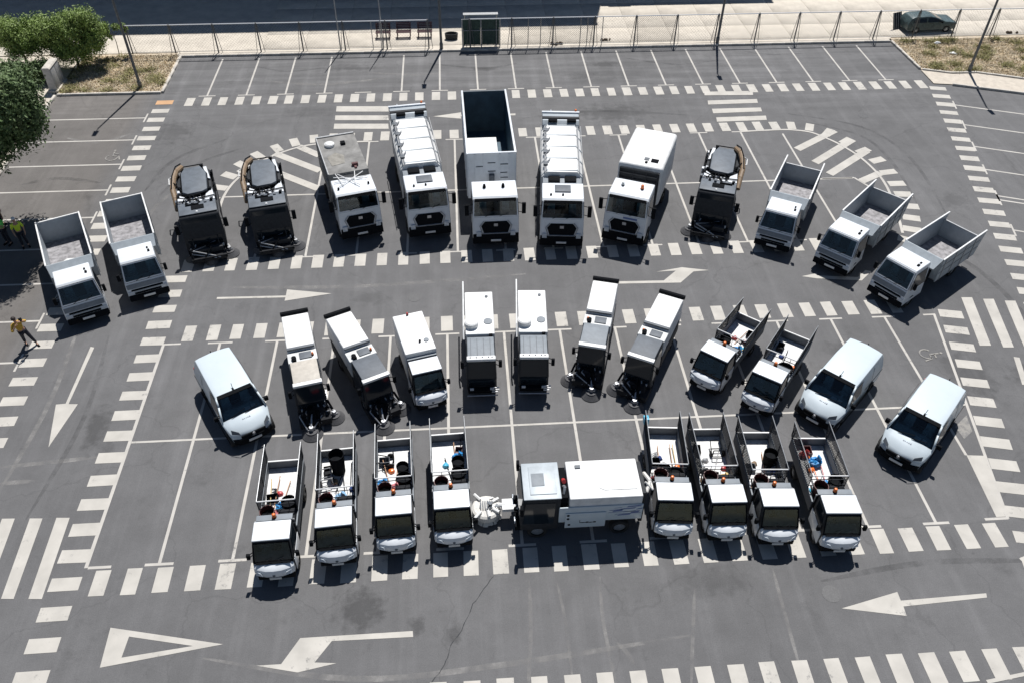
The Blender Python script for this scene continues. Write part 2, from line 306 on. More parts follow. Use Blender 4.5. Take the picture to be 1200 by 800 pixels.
MK = {
'bar': [[(-7.93, 50.41), (-4.59, 50.23), (-4.53, 49.51), (-7.91, 49.69)], [(-7.91, 49.18), (-4.54, 49.01), (-4.48, 48.39), (-7.88, 48.57)], [(-7.88, 48.11), (-4.49, 47.93), (-4.44, 47.28), (-7.86, 47.46)], [(16.47, 51.17), (19.79, 51.12), (19.65, 50.55), (16.39, 50.66)], [(16.42, 49.93), (19.75, 49.97), (19.66, 49.44), (16.33, 49.38)], [(16.43, 48.79), (19.67, 48.8), (19.61, 48.28), (16.37, 48.19)], [(16.43, 47.65), (19.69, 47.71), (19.59, 47.15), (16.34, 47.08)], [(-16.47, 19.05), (-16.0, 19.02), (-15.86, 15.73), (-16.29, 15.76)], [(-15.5, 19.02), (-15.01, 18.99), (-14.9, 15.67), (-15.36, 15.7)], [(-17.49, 19.1), (-17.02, 19.08), (-16.82, 15.8), (-17.27, 15.83)], [(-18.49, 19.15), (-18.02, 19.12), (-17.77, 15.86), (-18.23, 15.89)], [(24.0, 29.37), (24.53, 29.34), (23.81, 25.99), (23.29, 26.02)], [(25.01, 29.2), (25.53, 29.17), (24.8, 25.82), (24.31, 25.85)], [(26.0, 29.01), (26.52, 28.97), (25.74, 25.67), (25.25, 25.7)], [(27.0, 28.85), (27.53, 28.82), (26.72, 25.53), (26.22, 25.56)]],
'arrow': [[(-17.01, 28.3), (-16.83, 28.24), (-16.88, 24.81), (-16.49, 24.78), (-16.93, 22.47), (-17.4, 24.81), (-17.01, 24.84)], [(-11.99, 31.45), (-8.71, 31.38), (-8.71, 31.84), (-6.52, 31.41), (-8.72, 30.99), (-8.71, 31.24), (-11.99, 31.31)], [(7.5, 31.54), (7.47, 31.36), (10.59, 31.27), (11.42, 32.1), (12.23, 32.16), (10.91, 32.47), (9.55, 32.19), (10.55, 32.22), (9.79, 31.48)], [(-2.23, 13.72), (-2.21, 13.51), (-4.88, 13.53), (-5.37, 12.83), (-4.66, 12.76), (-5.88, 12.53), (-7.24, 12.84), (-6.44, 12.84), (-5.93, 13.7)], [(17.58, 13.89), (17.53, 13.73), (14.5, 13.58), (14.47, 13.23), (12.36, 13.64), (14.51, 14.13), (14.5, 13.8)], [(16.75, 31.42), (17.58, 31.61), (17.52, 31.44), (19.53, 31.19), (20.12, 31.71), (20.39, 31.62), (19.64, 30.92), (17.44, 31.21)], [(-1.68, 48.73), (.13, 49.18), (.1, 48.87), (3.61, 48.84), (3.59, 48.6), (.1, 48.63), (.11, 48.34)]],
'yield_triangle': [[(-12.27, 14.46), (-8.43, 13.64), (-9.4, 13.64), (-11.57, 14.1)], [(-12.27, 14.46), (-11.57, 14.1), (-11.62, 13.38), (-12.22, 13.08)], [(-12.22, 13.08), (-11.62, 13.38), (-9.4, 13.64), (-8.43, 13.64)]],
'painted_wedge': [[(19.73, 19.87), (20.47, 19.8), (19.83, 16.93), (19.48, 16.93)], [(19.94, 21.34), (20.72, 21.95), (20.55, 21.07), (20.03, 20.7)]]}
for i, p in enumerate(MK['bar']): sheet('crossing_bar', p, .0105+.0004*(i % 4), PAINT, lot)
for p in MK['arrow']: sheet('arrow_marking', p, 2*ZM, PAINT, lot)
tri = sheet('yield_triangle', MK['yield_triangle'][0], 2*ZM, PAINT, lot)
for p in MK['yield_triangle'][1:]: sheet('yield_triangle', p, 2*ZM, PAINT, lot)
for i, p in enumerate(MK['painted_wedge']): sheet('painted_wedge', p, 2*ZM, FADED if i else PAINT, lot)
arcR = [(17.5, 45.78), (20.04, 45.88), (21.01, 45.77), (21.89, 45.46), (22.59, 44.74), (23.24, 43.83), (23.86, 42.48), (24.2, 40.9), (24.25, 39.51), (24.06, 38.05), (23.7, 36.3), (23.3, 34.7)]
arcL = [(-12.6, 36.4), (-13.1, 37.6), (-13.26, 38.75), (-13.3, 39.6), (-13.26, 40.34), (-13.11, 41.2), (-12.79, 42.11), (-12.2, 43.3), (-11.5, 44.1), (-10.76, 44.74), (-9.75, 45.35), (-8.78, 45.64), (-7.25, 45.78), (-5.6, 45.8)]
for arc in (arcR, arcL):
    ps = []; n = len(arc)
    for i in range(n-1):
        p0, p1, p2, p3 = [Vector(arc[max(0, min(n-1, i+j))]) for j in (-1, 0, 1, 2)]
        for k in range(5):
            t = k/5; ps.append(.5*((2*p1)+(p2-p0)*t+(2*p0-5*p1+4*p2-p3)*t*t+(3*p1-p0-3*p2+p3)*t**3))
    ps.append(Vector(arc[-1])); L_, R_ = [], []
    for i, p in enumerate(ps):
        d = (ps[min(i+1, len(ps)-1)]-ps[max(i-1, 0)]).normalized(); q = Vector((-d.y, d.x))*.075; L_.append(p+q); R_.append(p-q)
    me = bpy.data.meshes.new('curved_line'); k = len(ps)
    me.from_pydata([(p.x, p.y, .016) for p in L_+R_], [], [(i, i+1, k+i+1, k+i) for i in range(k-1)]); me.materials.append(THIN)
    me.flip_normals() if me.polygons[0].normal.z < 0 else None
    o = bpy.data.objects.new('curved_line', me); C.objects.link(o); o.parent = lot
for a, b in [((23.46, 45.59), (20.38, 43.47)), ((24.19, 44.44), (20.97, 41.92)), ((24.58, 43.1), (21.39, 40.62)), ((24.45, 40.6), (22.96, 39.77)), ((-11.1, 44.7), (-8.2, 42.6)), ((-10.6, 42.5), (-8.1, 40.7)), ((-9.78, 45.44), (-8.4, 44.3)), ((-12.9, 43.0), (-10.3, 41.0))]:
    line(*a, *b, .5, 'hatch_bar', PAINT, .012)
for (x, y), rz in zip([(19.87, 46.43), (20.93, 46.38), (22.03, 46.1), (23.0, 45.4), (23.75, 44.3), (24.35, 43.1), (24.8, 42.0), (24.94, 40.67), (24.93, 39.44), (24.85, 38.35), (24.75, 37.15), (24.36, 36.06), (23.96, 35.01), (23.3, 34.1)], [0, -8, -22, -40, -52, -62, -72, -82, -90, -96, -100, -106, -110, -120]):
    dash(x, y, rz, 1, .9)
for (x, y), rz in zip([(-13.7, 41.14), (-13.35, 42.38), (-12.84, 43.5), (-12.08, 44.52), (-11.07, 45.3), (-10.08, 45.95), (-8.95, 46.31), (-7.8, 46.4), (-6.75, 46.42), (-13.95, 39.9), (-13.95, 38.7), (-13.7, 37.4), (-13.2, 36.3), (-12.5, 35.3)], [75, 62, 50, 42, 32, 20, 8, 0, 0, 85, 92, 100, 112, 122]):
    dash(x, y, rz, 1, .9)
line(20.81, 40.2, 22.71, 40.19); line(22.71, 40.19, 23.4, 38.9)
line(24.1, 23.5, 24.6, 25.2, .25, 'edge_line', PAINT); line(19.55, 15.2, 19.9, 14.2, .25, 'edge_line', PAINT); line(16.1, 10.85, 18.4, 11.15, .12, 'edge_line', PAINT, .012)
def wheelchair(x, y, rz, k=.5):
    mk = thing('wheelchair_symbol', None, None); mk.parent = lot
    o = MB(); P = []
    def seg(a, b, wd=.09):
        d = Vector((b[0]-a[0], b[1]-a[1])); n = Vector((-d.y, d.x)).normalized()*wd/2; i = len(o.v)
        o.v += [(a[0]+n.x, a[1]+n.y, 0), (a[0]-n.x, a[1]-n.y, 0), (b[0]-n.x, b[1]-n.y, 0), (b[0]+n.x, b[1]+n.y, 0)]; o.f.append((i, i+1, i+2, i+3))
    pts = [(.42*math.cos(t)-.05, .42*math.sin(t)-.3) for t in [rad(130+i*24) for i in range(12)]]
    for a, b in zip(pts, pts[1:]): seg(a, b)
    seg((-.05, .55), (0, -.1), .12); seg((0, -.1), (.42, -.1)); seg((.42, -.1), (.6, -.62)); seg((-.03, .25), (.35, .22))
    hp = [(-.07+.1*math.cos(t), .72+.1*math.sin(t)) for t in [i*math.pi/4 for i in range(8)]]; i = len(o.v); o.v += [(a, b, 0) for a, b in hp]; o.f.append(tuple(range(i, i+8)))
    ob = o.build('painted_figure', FADED, None); ob.parent = lot; ob.location = (x, y, .02); ob.rotation_euler = (0, 0, rad(rz)); ob.scale = (k*2, k*2, 1)
    bpy.data.objects.remove(mk)
wheelchair(20.8, 25.6, -90, .34); wheelchair(-20.6, 44.95, 0, .4)
# tar seam wandering over the near lane
cr = MB(); px, py = .55, 15.6
for k in range(26):
    nx, ny = px-.075+random.uniform(-.05, .05), py-.14+random.uniform(-.04, .04); wd = random.uniform(.002, .018)
    cr.add([(px-wd, py, .005), (px+wd, py-.01, .005), (nx+wd, ny-.01, .005), (nx-wd, ny, .005)], [(0, 1, 2, 3)]); px, py = nx, ny
cr.build('crack', DSTEEL, lot)

def markmat(name, col, a):
    m = bpy.data.materials.new(name); m.use_nodes = True; t = m.node_tree; N = t.nodes; b = N['Principled BSDF']; b.inputs['Base Color'].default_value = (*col, 1); b.inputs['Roughness'].default_value = .9
    g_ = N.new('ShaderNodeNewGeometry'); n = N.new('ShaderNodeTexNoise'); n.inputs['Scale'].default_value = 1.1; n.inputs['Detail'].default_value = 6; n.inputs['Roughness'].default_value = .7
    q = N.new('ShaderNodeMapRange'); q.inputs[1].default_value = .38; q.inputs[2].default_value = .68; q.inputs[3].default_value = 0; q.inputs[4].default_value = a
    t.links.new(g_.outputs['Position'], n.inputs['Vector']); t.links.new(n.outputs['Fac'], q.inputs[0]); t.links.new(q.outputs[0], b.inputs['Alpha']); return m
TL, TD = markmat('pale_tyre_dust', (.30, .29, .28), .75), markmat('dark_tyre_rubber_mark', (.06, .06, .062), .3)
for pts, wd, m_ in [([(4.29, 15.36), (4.16, 13.91), (4.19, 12.69), (4.27, 11.0)], .12, TL), ([(4.5, 12.91), (4.78, 12.51), (4.95, 12.0)], .14, TL), ([(7.5, 14.66), (7.09, 13.11), (6.6, 11.2)], .12, TL), ([(2.74, 15.29), (2.88, 13.83), (2.89, 11.5)], .1, TL),
    ([(-18.48, 21.56), (-16.57, 21.7), (-14.81, 21.85)], .2, TL), ([(-18.18, 20.76), (-16.9, 20.8)], .2, TL), ([(10.45, 15.32), (10.37, 13.77), (10.26, 11.5)], .12, TL), ([(1.79, 15.35), (1.69, 13.44), (1.4, 11.2)], .14, TL),
    ([(21.99, 46.8), (24.93, 44.82), (25.6, 41.5), (25.2, 37.0)], .22, TD), ([(21.2, 47.9), (25.4, 45.9), (26.9, 42.0), (26.4, 36.0)], .22, TD), ([(-15.18, 42.11), (-16.61, 40.02), (-17.13, 37.4)], .22, TL), ([(-13.0, 45.5), (-15.6, 43.6), (-16.9, 40.4)], .25, TD), ([(-14.2, 46.6), (-16.9, 44.3), (-17.8, 41.0)], .25, TD),
    ([(20.77, 57.35), (22.48, 56.69), (25.01, 56.7)], .2, TD), ([(-6.27, 55.26), (-3.31, 54.72), (-.96, 54.86)], .2, TL), ([(-14.07, 56.59), (-11.88, 55.68), (-9.28, 56.08)], .2, TD), ([(-13, 54.2), (-9, 53.6), (-5, 54.3)], .3, TL), ([(12, 56.6), (15.5, 55.4), (18.5, 55.9)], .25, TD), ([(-2, 56.4), (1.8, 55.5), (4.2, 56.1)], .25, TD),
    ([(-9, 13.2), (-4, 12.2), (1, 12.4), (7, 13.0)], .2, TL), ([(-12, 32.2), (-5, 31.9), (3, 32.4)], .25, TL), ([(4, 48.2), (9, 48.9), (15, 48.0)], .3, TD), ([(-16.4, 29), (-16.0, 24), (-16.6, 19)], .2, TD), ([(-18.0, 30), (-17.7, 25), (-18.1, 20)], .2, TL), ([(12, 14.7), (16, 15.2), (20.5, 15.0)], .22, TD), ([(24.5, 34), (26, 31), (26.4, 27), (25.5, 22)], .3, TD), ([(-24, 47.2), (-22, 46.6), (-20.3, 47.5)], .3, TL), ([(-25, 42.0), (-23, 42.6), (-20.5, 42.0)], .3, TD)]:
    ps = []; n = len(pts)
    for i in range(n-1):
        p0, p1, p2, p3 = [Vector(pts[max(0, min(n-1, i+j))]) for j in (-1, 0, 1, 2)]
        for k in range(6): t_ = k/6; ps.append(.5*((2*p1)+(p2-p0)*t_+(2*p0-5*p1+4*p2-p3)*t_*t_+(3*p1-p0-3*p2+p3)*t_**3))
    ps.append(Vector(pts[-1])); vs = []; ZT = .0012+.00006*len(lot.children) % .0015
    for i, p in enumerate(ps):
        d = (ps[min(i+1, len(ps)-1)]-ps[max(i-1, 0)]).normalized(); q = Vector((-d.y, d.x))*wd*.5*min(1, .3+3*min(i, len(ps)-1-i)/len(ps)); vs += [(p.x+q.x, p.y+q.y, ZT), (p.x-q.x, p.y-q.y, ZT)]
    me = bpy.data.meshes.new('tyre_mark'); me.from_pydata(vs, [], [(2*i, 2*i+1, 2*i+3, 2*i+2) for i in range(len(ps)-1)]); me.materials.append(m_)
    o = bpy.data.objects.new('tyre_mark', me); C.objects.link(o); o.parent = lot
for x, y in ((12.2, 14.2), (-2.5, 30.9), (26.0, 47.4)):        # iron manhole covers
    o = MB().cyl((0, 0, 0), (0, 0, .006), .33, 20).build('manhole_cover', mat('cast_iron', (.09, .09, .092), .6, .3, noise=.3, nscale=20), lot); o.location = (x, y, .001)

# pavement beyond the kerb, laid in slabs
pav = tag(MB().poly([(-26.45, 58.9), (-19.9, 58.9), (-19.85, 58.42), (32.1, 58.42), (32.5, 58.9), (110, 58.9), (110, 120), (-90, 120), (-90, 58.9)], -.1, .105).build('pavement', CONC), kind='structure')
slm = MB().box(-1.495, 1.495, -1.19, 1.19, .0, .022).mesh('paving_slab', CONC, .006, seg=1)
for r in range(4):
    for k in range(-9, 12):
        o = bpy.data.objects.new('paving_slab', slm); C.objects.link(o); o.parent = pav
        o.location = (13.0+3*k+1.5, 60.35+2.39*r, .106+random.uniform(-.003, .004)); o.rotation_euler = (0, 0, random.uniform(-.002, .002))
kerb = tag(MB().box(-19.9, 32.2, 58.27, 58.34, -.1, .1).build('kerb', KERB), kind='structure')
km = MB().box(-.495, .495, -.08, .08, -.05, .14).mesh('kerb_stone', KERB, .012, seg=1)
def kerbrun(x0, y0, x1, y1):
    d = Vector((x1-x0, y1-y0)); n = max(1, round(d.length)); a = math.atan2(d.y, d.x)
    for i in range(n):
        o = bpy.data.objects.new('kerb_stone', km); C.objects.link(o); o.parent = kerb
        t = (i+.5)/n; o.location = (x0+d.x*t, y0+d.y*t, random.uniform(-.006, .006)); o.rotation_euler = (0, 0, a+random.uniform(-.006, .006)); o.scale = (d.length/n, 1, 1)
kerbrun(-19.6, 58.32, 32.2, 58.32); kerbrun(-19.6, 52.86, -19.6, 58.3); kerbrun(-26.4, 52.82, -19.7, 52.82); kerbrun(-26.5, 30, -26.5, 52.7); kerbrun(-26.5, 10, -26.5, 30)
kerbrun(32.3, 58.3, 32.5, 53.75); kerbrun(32.6, 53.6, 34.4, 52.95); kerbrun(34.4, 52.95, 36.2, 52.95); kerbrun(36.2, 52.95, 44, 49.9)
# grass islands
isl = tag(sheet('grass_island', [(-26.4, 52.9), (-19.7, 52.9), (-19.7, 58.9), (-26.4, 58.9)], .06, EARTH), kind='structure')
isr = tag(sheet('grass_island', [(32.4, 58.9), (32.55, 53.7), (34.4, 53.0), (36.2, 53.0), (44, 50), (44, 58.9)], .06, EARTH), kind='structure')
tag(sheet('footpath', [(32.5, 53.6), (34.4, 52.86), (36.2, 52.85), (38.8, 51.8), (44, 49.7), (44, 47.6), (38.0, 49.75), (33.67, 51.3), (32.5, 51.5)], .05, TAN), kind='structure')
kerbrun(38.0, 49.72, 44.0, 47.6); kerbrun(33.7, 51.25, 38.0, 49.72)
tag(sheet('roadside_path', [(-60, 10), (-26.6, 10), (-26.6, 58.9), (-60, 58.9)], .04, TAN), kind='structure')
def inside(p, poly):
    x, y = p; c = False; n = len(poly)
    for i in range(n):
        x1, y1 = poly[i]; x2, y2 = poly[i-1]
        if (y1 > y) != (y2 > y) and x < (x2-x1)*(y-y1)/(y2-y1)+x1: c = not c
    return c
def grass(poly, n, m, name, label, hmin, hmax, clump=0, wbl=.035):
    xs = [p[0] for p in poly]; ys = [p[1] for p in poly]; vs = []; fs = []; cl = []
    if clump: cl = [(random.uniform(min(xs), max(xs)), random.uniform(min(ys), max(ys))) for _ in range(clump)]
    while len(fs) < n:
        if cl: c = random.choice(cl); x, y = random.gauss(c[0], .28), random.gauss(c[1], .22)
        else: x, y = random.uniform(min(xs), max(xs)), random.uniform(min(ys), max(ys))
        if not inside((x, y), poly): continue
        h = random.uniform(hmin, hmax); a = random.uniform(0, 6.28); ln = random.uniform(.8, 2.4)*h; b = random.uniform(0, 6.28); i = len(vs)
        vs += [(x-wbl*math.cos(a), y-wbl*math.sin(a), .05), (x+wbl*math.cos(a), y+wbl*math.sin(a), .05), (x+ln*math.cos(b), y+ln*math.sin(b), .05+h)]; fs.append((i, i+1, i+2))
    me = bpy.data.meshes.new(name); me.from_pydata(vs, [], fs); me.materials.append(m); o = bpy.data.objects.new(name, me); C.objects.link(o)
    return tag(o, label, 'grass', kind='stuff')
PL = [(-26.3, 53.0), (-19.8, 53.0), (-19.8, 58.6), (-26.3, 58.6)]; PR = [(32.5, 58.5), (32.7, 53.8), (34.4, 53.1), (36.2, 53.1), (44, 50.1), (44, 58.5)]
grass(PL, 20000, GRASS, 'dry_grass', 'dry straw-coloured grass on the small island at upper left', .02, .11)
grass(PR, 36000, GRASS, 'dry_grass', 'dry straw-coloured grass on the island at upper right', .02, .11)
grass(PL, 9000, BARKG, 'dead_grass', 'brownish dead grass among the straw at upper left', .02, .1)
grass(PR, 16000, BARKG, 'dead_grass', 'brownish dead grass among the straw at upper right', .02, .1)
grass(PL, 2200, GRASS2, 'weeds', 'olive weed tufts among the dry grass at upper left', .08, .3, 22)
grass(PR, 6500, GRASS2, 'weeds', 'olive weed tufts among the dry grass at upper right', .08, .3, 50)
for k, (x, y, rz, lb) in enumerate([(35.55, 57.7, 10, 'white scrap of litter in dry grass near the kerb'), (35.9, 55.9, -25, 'larger white scrap of litter in the middle of the dry grass')]):
    q = MB().add([(-.28, -.07, 0), (-.05, -.12, .05), (.26, -.06, .01), (.24, .1, .03), (0, .13, .09), (-.25, .1, .02)], [(0, 1, 4, 5), (1, 2, 3, 4)]).add([(-.28, -.07, -.02), (-.05, -.12, .02), (.26, -.06, -.02), (.24, .1, 0), (0, .13, .05), (-.25, .1, -.01)], [(5, 4, 1, 0), (4, 3, 2, 1)]).build('litter', PLATE)
    q.location = (x, y, .12); q.rotation_euler = (0, 0, rad(rz)); tag(q, lb, 'litter')

# ------------------------------------------------------------------ buildings beyond (their shade lies over the pavement)
def hall(x0, x1, y0, y1, h, label):
    b = thing('warehouse', label, 'building', ((x0+x1)/2, y0, .1)); W2 = (x1-x0)/2
    n = int((x1-x0)/3)
    pm = MB().box(-(x1-x0)/n/2+.02, (x1-x0)/n/2-.02, 0, .12, 0, h).mesh('wall_panel', CLAD)
    MB().box(-W2+.1, W2-.1, .12, y1-y0, 0, h-.05).build('wall', CLAD, b)
    for i in range(n):
        o = bpy.data.objects.new('wall_panel', pm); C.objects.link(o); o.parent = b; o.location = (-W2+(i+.5)*(x1-x0)/n, 0, 0)
    MB().box(-W2-.1, W2+.1, -.1, y1-y0+.1, h-.04, h+.25).build('roof', ROOFM, b)
    for i in range(0, n, 4):
        f = MB().box(-.9, .9, -.06, -.01, 0, 1.2).build('window', STEEL, b); f.location = (-W2+(i+1.5)*(x1-x0)/n, 0, h*.6)
        MB().box(-.8, .8, -.09, -.065, .1, 1.1).build('pane', GLASS, f)
hall(-75, 13.1, 72.2, 100, 19.2, 'tall navy clad warehouse beyond the fence, casting the long shade')
hall(13.2, 27.0, 72.2, 98, 12.1, 'lower navy clad warehouse wing to the right of the tall one')

# ------------------------------------------------------------------ fence
fe = thing('chain_link_fence', 'galvanised chain-link fence running along the far edge of the car park', 'fence', (0, 58.7, .12))
FH = 2.05
pm = MB().cyl((0, 0, 0), (0, 0, FH+.05), .05, 8).cyl((-.28, -.0, 0), (-.06, 0, FH), .02, 5).cyl((.28, 0, 0), (.06, 0, FH), .02, 5).mesh('fence_post', FPOST)
rm = MB().cyl((0, 0, FH), (3, 0, FH), .04, 6).mesh('fence_rail', ZINC); rm2 = MB().cyl((0, 0, .12), (3, 0, .12), .02, 6).mesh('lower_rail', STEEL)
def netmesh(sp, r, name='wire_mesh'):
    nb = MB(); Lx, Hh = 3.0, FH-.15; k = -Hh
    while k < Lx:
        for sgn in (1, -1):
            a0, a1 = max(0, k), min(Lx, k+Hh)
            z0, z1 = a0-k, a1-k
            if sgn < 0: z0, z1 = Hh-z0, Hh-z1
            if a1 > a0+.01:
                d = Vector((a1-a0, 0, z1-z0)).normalized(); n = Vector((-d.z, 0, d.x))*r
                A_, B_ = Vector((a0, sgn*.004, z0+.12)), Vector((a1, sgn*.004, z1+.12)); y = Vector((0, r, 0))
                nb.add([A_+n, A_-n, A_+y*1.2, B_+n, B_-n, B_+y*1.2], [(0, 1, 4, 3), (1, 2, 5, 4), (2, 0, 3, 5)])
        k += sp
    return nb.mesh(name, DSTEEL)
N1, N2 = netmesh(.22, .003), netmesh(.14, .007)
for k in range(-12, 12):
    x = 13.0+3*k
    if x < -23: continue
    o = bpy.data.objects.new('fence_post', pm); C.objects.link(o); o.parent = fe; o.location = (x, 0, 0)
    if k == -5: continue     # gate opening
    r = bpy.data.objects.new('fence_rail', rm); C.objects.link(r); r.parent = fe; r.location = (x, 0, 0)
    r = bpy.data.objects.new('lower_rail', rm2); C.objects.link(r); r.parent = fe; r.location = (x, 0, 0)
    q = bpy.data.objects.new('wire_mesh', N2 if k in (-3, -2, 0) else N1); C.objects.link(q); q.parent = fe; q.location = (x, 0, 0)
for x in (-6.0, -5.4, 2.9, 5.2, 6.1, 9.0, 9.5, 10.6):
    o = MB().cyl((0, 0, 0), (0, 0, FH), .03, 6).build('thin_post', STEEL, fe); o.location = (x, .05, 0)
g = thing('screened_gate', 'dark green screened gate in the far fence behind the container truck', 'gate', (.45, 58.75, .12))
fm = MB()
for x in (0, 1.35, 2.7): fm.cyl((x, 0, 0), (x, 0, 2.02), .045, 6)
for z in (.1, 1.2, 2.02): fm.cyl((0, 0, z), (2.7, 0, z), .03, 6)
fm.build('gate_frame', STEEL, g)
for x in (.05, 1.4):
    q = MB(); nseg = 6
    for i in range(nseg): q.hexa([(x+i*.208, .04+.02*(i % 2), .12), (x+(i+1)*.208, .04+.02*((i+1) % 2), .12), (x+(i+1)*.208, .06+.02*((i+1) % 2), .12), (x+i*.208, .06+.02*(i % 2), .12)], [(x+i*.208, .04+.02*(i % 2), 1.96), (x+(i+1)*.208, .04+.02*((i+1) % 2), 1.96), (x+(i+1)*.208, .06+.02*((i+1) % 2), 1.96), (x+i*.208, .06+.02*(i % 2), 1.96)])
    q.build('screen_cloth', GMESH, g)
MB().box(.1, 2.6, .5, .9, 2.07, 2.13).build('canopy_slat', STEEL, g); MB().cyl((.2, .7, 0), (.2, .7, 2.07), .04, 6).cyl((2.5, .7, 0), (2.5, .7, 2.07), .04, 6).build('canopy_leg', STEEL, g)
# benches
bl = ['dark slatted bench nearest the thin mast on the far pavement', 'dark slatted bench in the middle of the three on the far pavement', 'dark slatted bench, rightmost of the three on the far pavement']
bn = None
for x, lb in zip((-5.35, -3.85, -2.3), bl):
    if bn is None:
        bn = thing('bench', lb, 'bench', (x, 60.6, .13), 0, 'slatted benches on the far pavement')
        for k in range(5): MB().box(-.55, .55, -.25+k*.11, -.17+k*.11, .43, .46).build('seat_slat', BENCHM, bn)
        for k in range(4): MB().plate([(-.55, .33+k*.03, .55+k*.11), (.55, .33+k*.03, .55+k*.11), (.55, .355+k*.03, .63+k*.11), (-.55, .355+k*.03, .63+k*.11)], .03).build('back_slat', BENCHM, bn)
        for s in (-.5, .44):
            for yy in (-.22, .28): MB().box(s, s+.06, yy, yy+.05, 0, .43).build('leg', BENCHM, bn)
            MB().box(s, s+.06, .28, .33, .43, .95).build('back_post', BENCHM, bn)
    else: dup(bn, lb, (x, 60.6, .13), 0)
t = thing('planter_tub', 'low open concrete tub beside the lamp post on the far pavement', 'planter', (-.35, 60.2, .13))
tm = MB(); ring = [(.45*math.cos(a), .28*math.sin(a)) for a in [i*math.pi/8 for i in range(16)]]
for i in range(16):
    (ax, ay), (bx, by) = ring[i], ring[(i+1) % 16]
    tm.hexa([(ax, ay, 0), (bx, by, 0), (bx*.8, by*.8, 0), (ax*.8, ay*.8, 0)], [(ax*1.1, ay*1.1, .42), (bx*1.1, by*1.1, .42), (bx*.95, by*.95, .42), (ax*.95, ay*.95, .42)])
tm.build('tub_wall', DSTEEL, t); MB().poly([(x*.85, y*.85) for x, y in ring], .05, .1).build('tub_soil', TAN, t)
def rubble(x, y, label, n=7):
    q = MB()
    for _ in range(n):
        a, b, c = random.uniform(-.4, .4), random.uniform(-.12, .12), random.uniform(.04, .1)
        q.hexa([(a-c*1.3, b-c, 0), (a+c, b-c, 0), (a+c, b+c, 0), (a-c, b+c*.8, 0)], [(a-c*.8, b-c*.7, c*1.6), (a+c*.7, b-c*.6, c*1.3), (a+c*.6, b+c*.7, c*1.5), (a-c*.7, b+c*.6, c*1.2)])
    o = q.build('rubble_heap', BARK); o.location = (x, y, .13); tag(o, label, 'rubble')
rubble(11.0, 59.4, 'small brown rubble heap at the foot of the fence right of the gate'); rubble(7.3, 58.95, 'brown rubble strip under the dense fence mesh right of the gate', 12)
rubble(42.0, 59.2, 'dark rubbish by the fence in the upper right corner', 5)
# thin masts and lamp posts
for (x, y, h, lb) in [(-8.35, 58.75, 6.5, 'thin pale mast left of the benches by the fence'), (-5.3, 58.85, 6.5, 'thin pale mast standing over the leftmost bench')]:
    o = MB().cyl((0, 0, 0), (0, 0, h), .05, 8, .025).build('thin_mast', STEEL); o.location = (x, y, .12); tag(o, lb, 'mast', 'thin masts')
def lamp(x, y, h, label, rz):
    L0 = thing('lamp_post', label, 'lamp post', (x, y, .05), rz, 'tall lamp posts round the car park')
    MB().box(-.2, .2, -.2, .2, 0, .04).cyl((0, 0, .04), (0, 0, .5), .13, 12).build('base', POLE, L0, .01)
    MB().cyl((0, 0, .4), (0, 0, h), .095, 12, .05).build('pole', POLE, L0, smooth=False)
    MB().cyl((0, 0, h-.05), (0, -.35, h+.02), .035, 8).build('arm', POLE, L0)
    hd = MB().hexa([(-.17, -.3, h-.02), (.17, -.3, h-.02), (.13, -.95, h+.03), (-.13, -.95, h+.03)][::-1], [(-.14, -.33, h+.12), (.14, -.33, h+.12), (.1, -.9, h+.1), (-.1, -.9, h+.1)][::-1]).build('lamp_head', POLE, L0, .015)
    MB().box(-.1, .1, -.85, -.4, h-.045, h-.025).build('lamp_glass', LENS, hd)
lamp(-21.2, 53.6, 10.2, 'grey lamp post on the dry grass island at upper left', 0); lamp(35.76, 53.13, 9.8, 'grey lamp post on the dry grass at upper right', 0)
lamp(19.18, 58.55, 9.2, 'grey lamp post at the kerb behind the right-hand bay lines', 0); lamp(-1.1, 58.55, 9.6, 'grey lamp post at the kerb between the benches and the green gate', 0)

# ------------------------------------------------------------------ vegetation
def leaves(blobs, n, size, seed, up=.3, stretch=1.0):
    rn = random.Random(seed); vs = []; fs = []; tot = sum(b[3]*b[4]*b[5] for b in blobs)
    for (cx, cy, cz, rx, ry, rz) in blobs:
        for _ in range(int(n*rx*ry*rz/tot)):
            d = Vector((rn.gauss(0, 1), rn.gauss(0, 1), rn.gauss(0, 1))).normalized(); k = rn.random()**.5*(1+.22*math.sin(d.x*7+d.z*5+cy)+.18*math.sin(d.y*9+cx))+(rn.random()<.06)*.18
            c = Vector((cx+d.x*rx*k, cy+d.y*ry*k, cz+d.z*rz*k))
            s = size*rn.uniform(.6, 1.4); nr = (d+Vector((rn.gauss(0, .7), rn.gauss(0, .7), rn.gauss(0, .7)+up))).normalized(); u = nr.orthogonal().normalized(); u.rotate(Matrix.Rotation(rn.uniform(0, 6.28), 3, nr)) ; q = nr.cross(u)
            i = len(vs); vs += [c-u*s*.5, c+q*s*.28*stretch, c+u*s*.75, c-q*s*.28*stretch]; fs.append((i, i+1, i+2, i+3))
    me = bpy.data.meshes.new('foliage'); me.from_pydata(vs, [], fs); return me
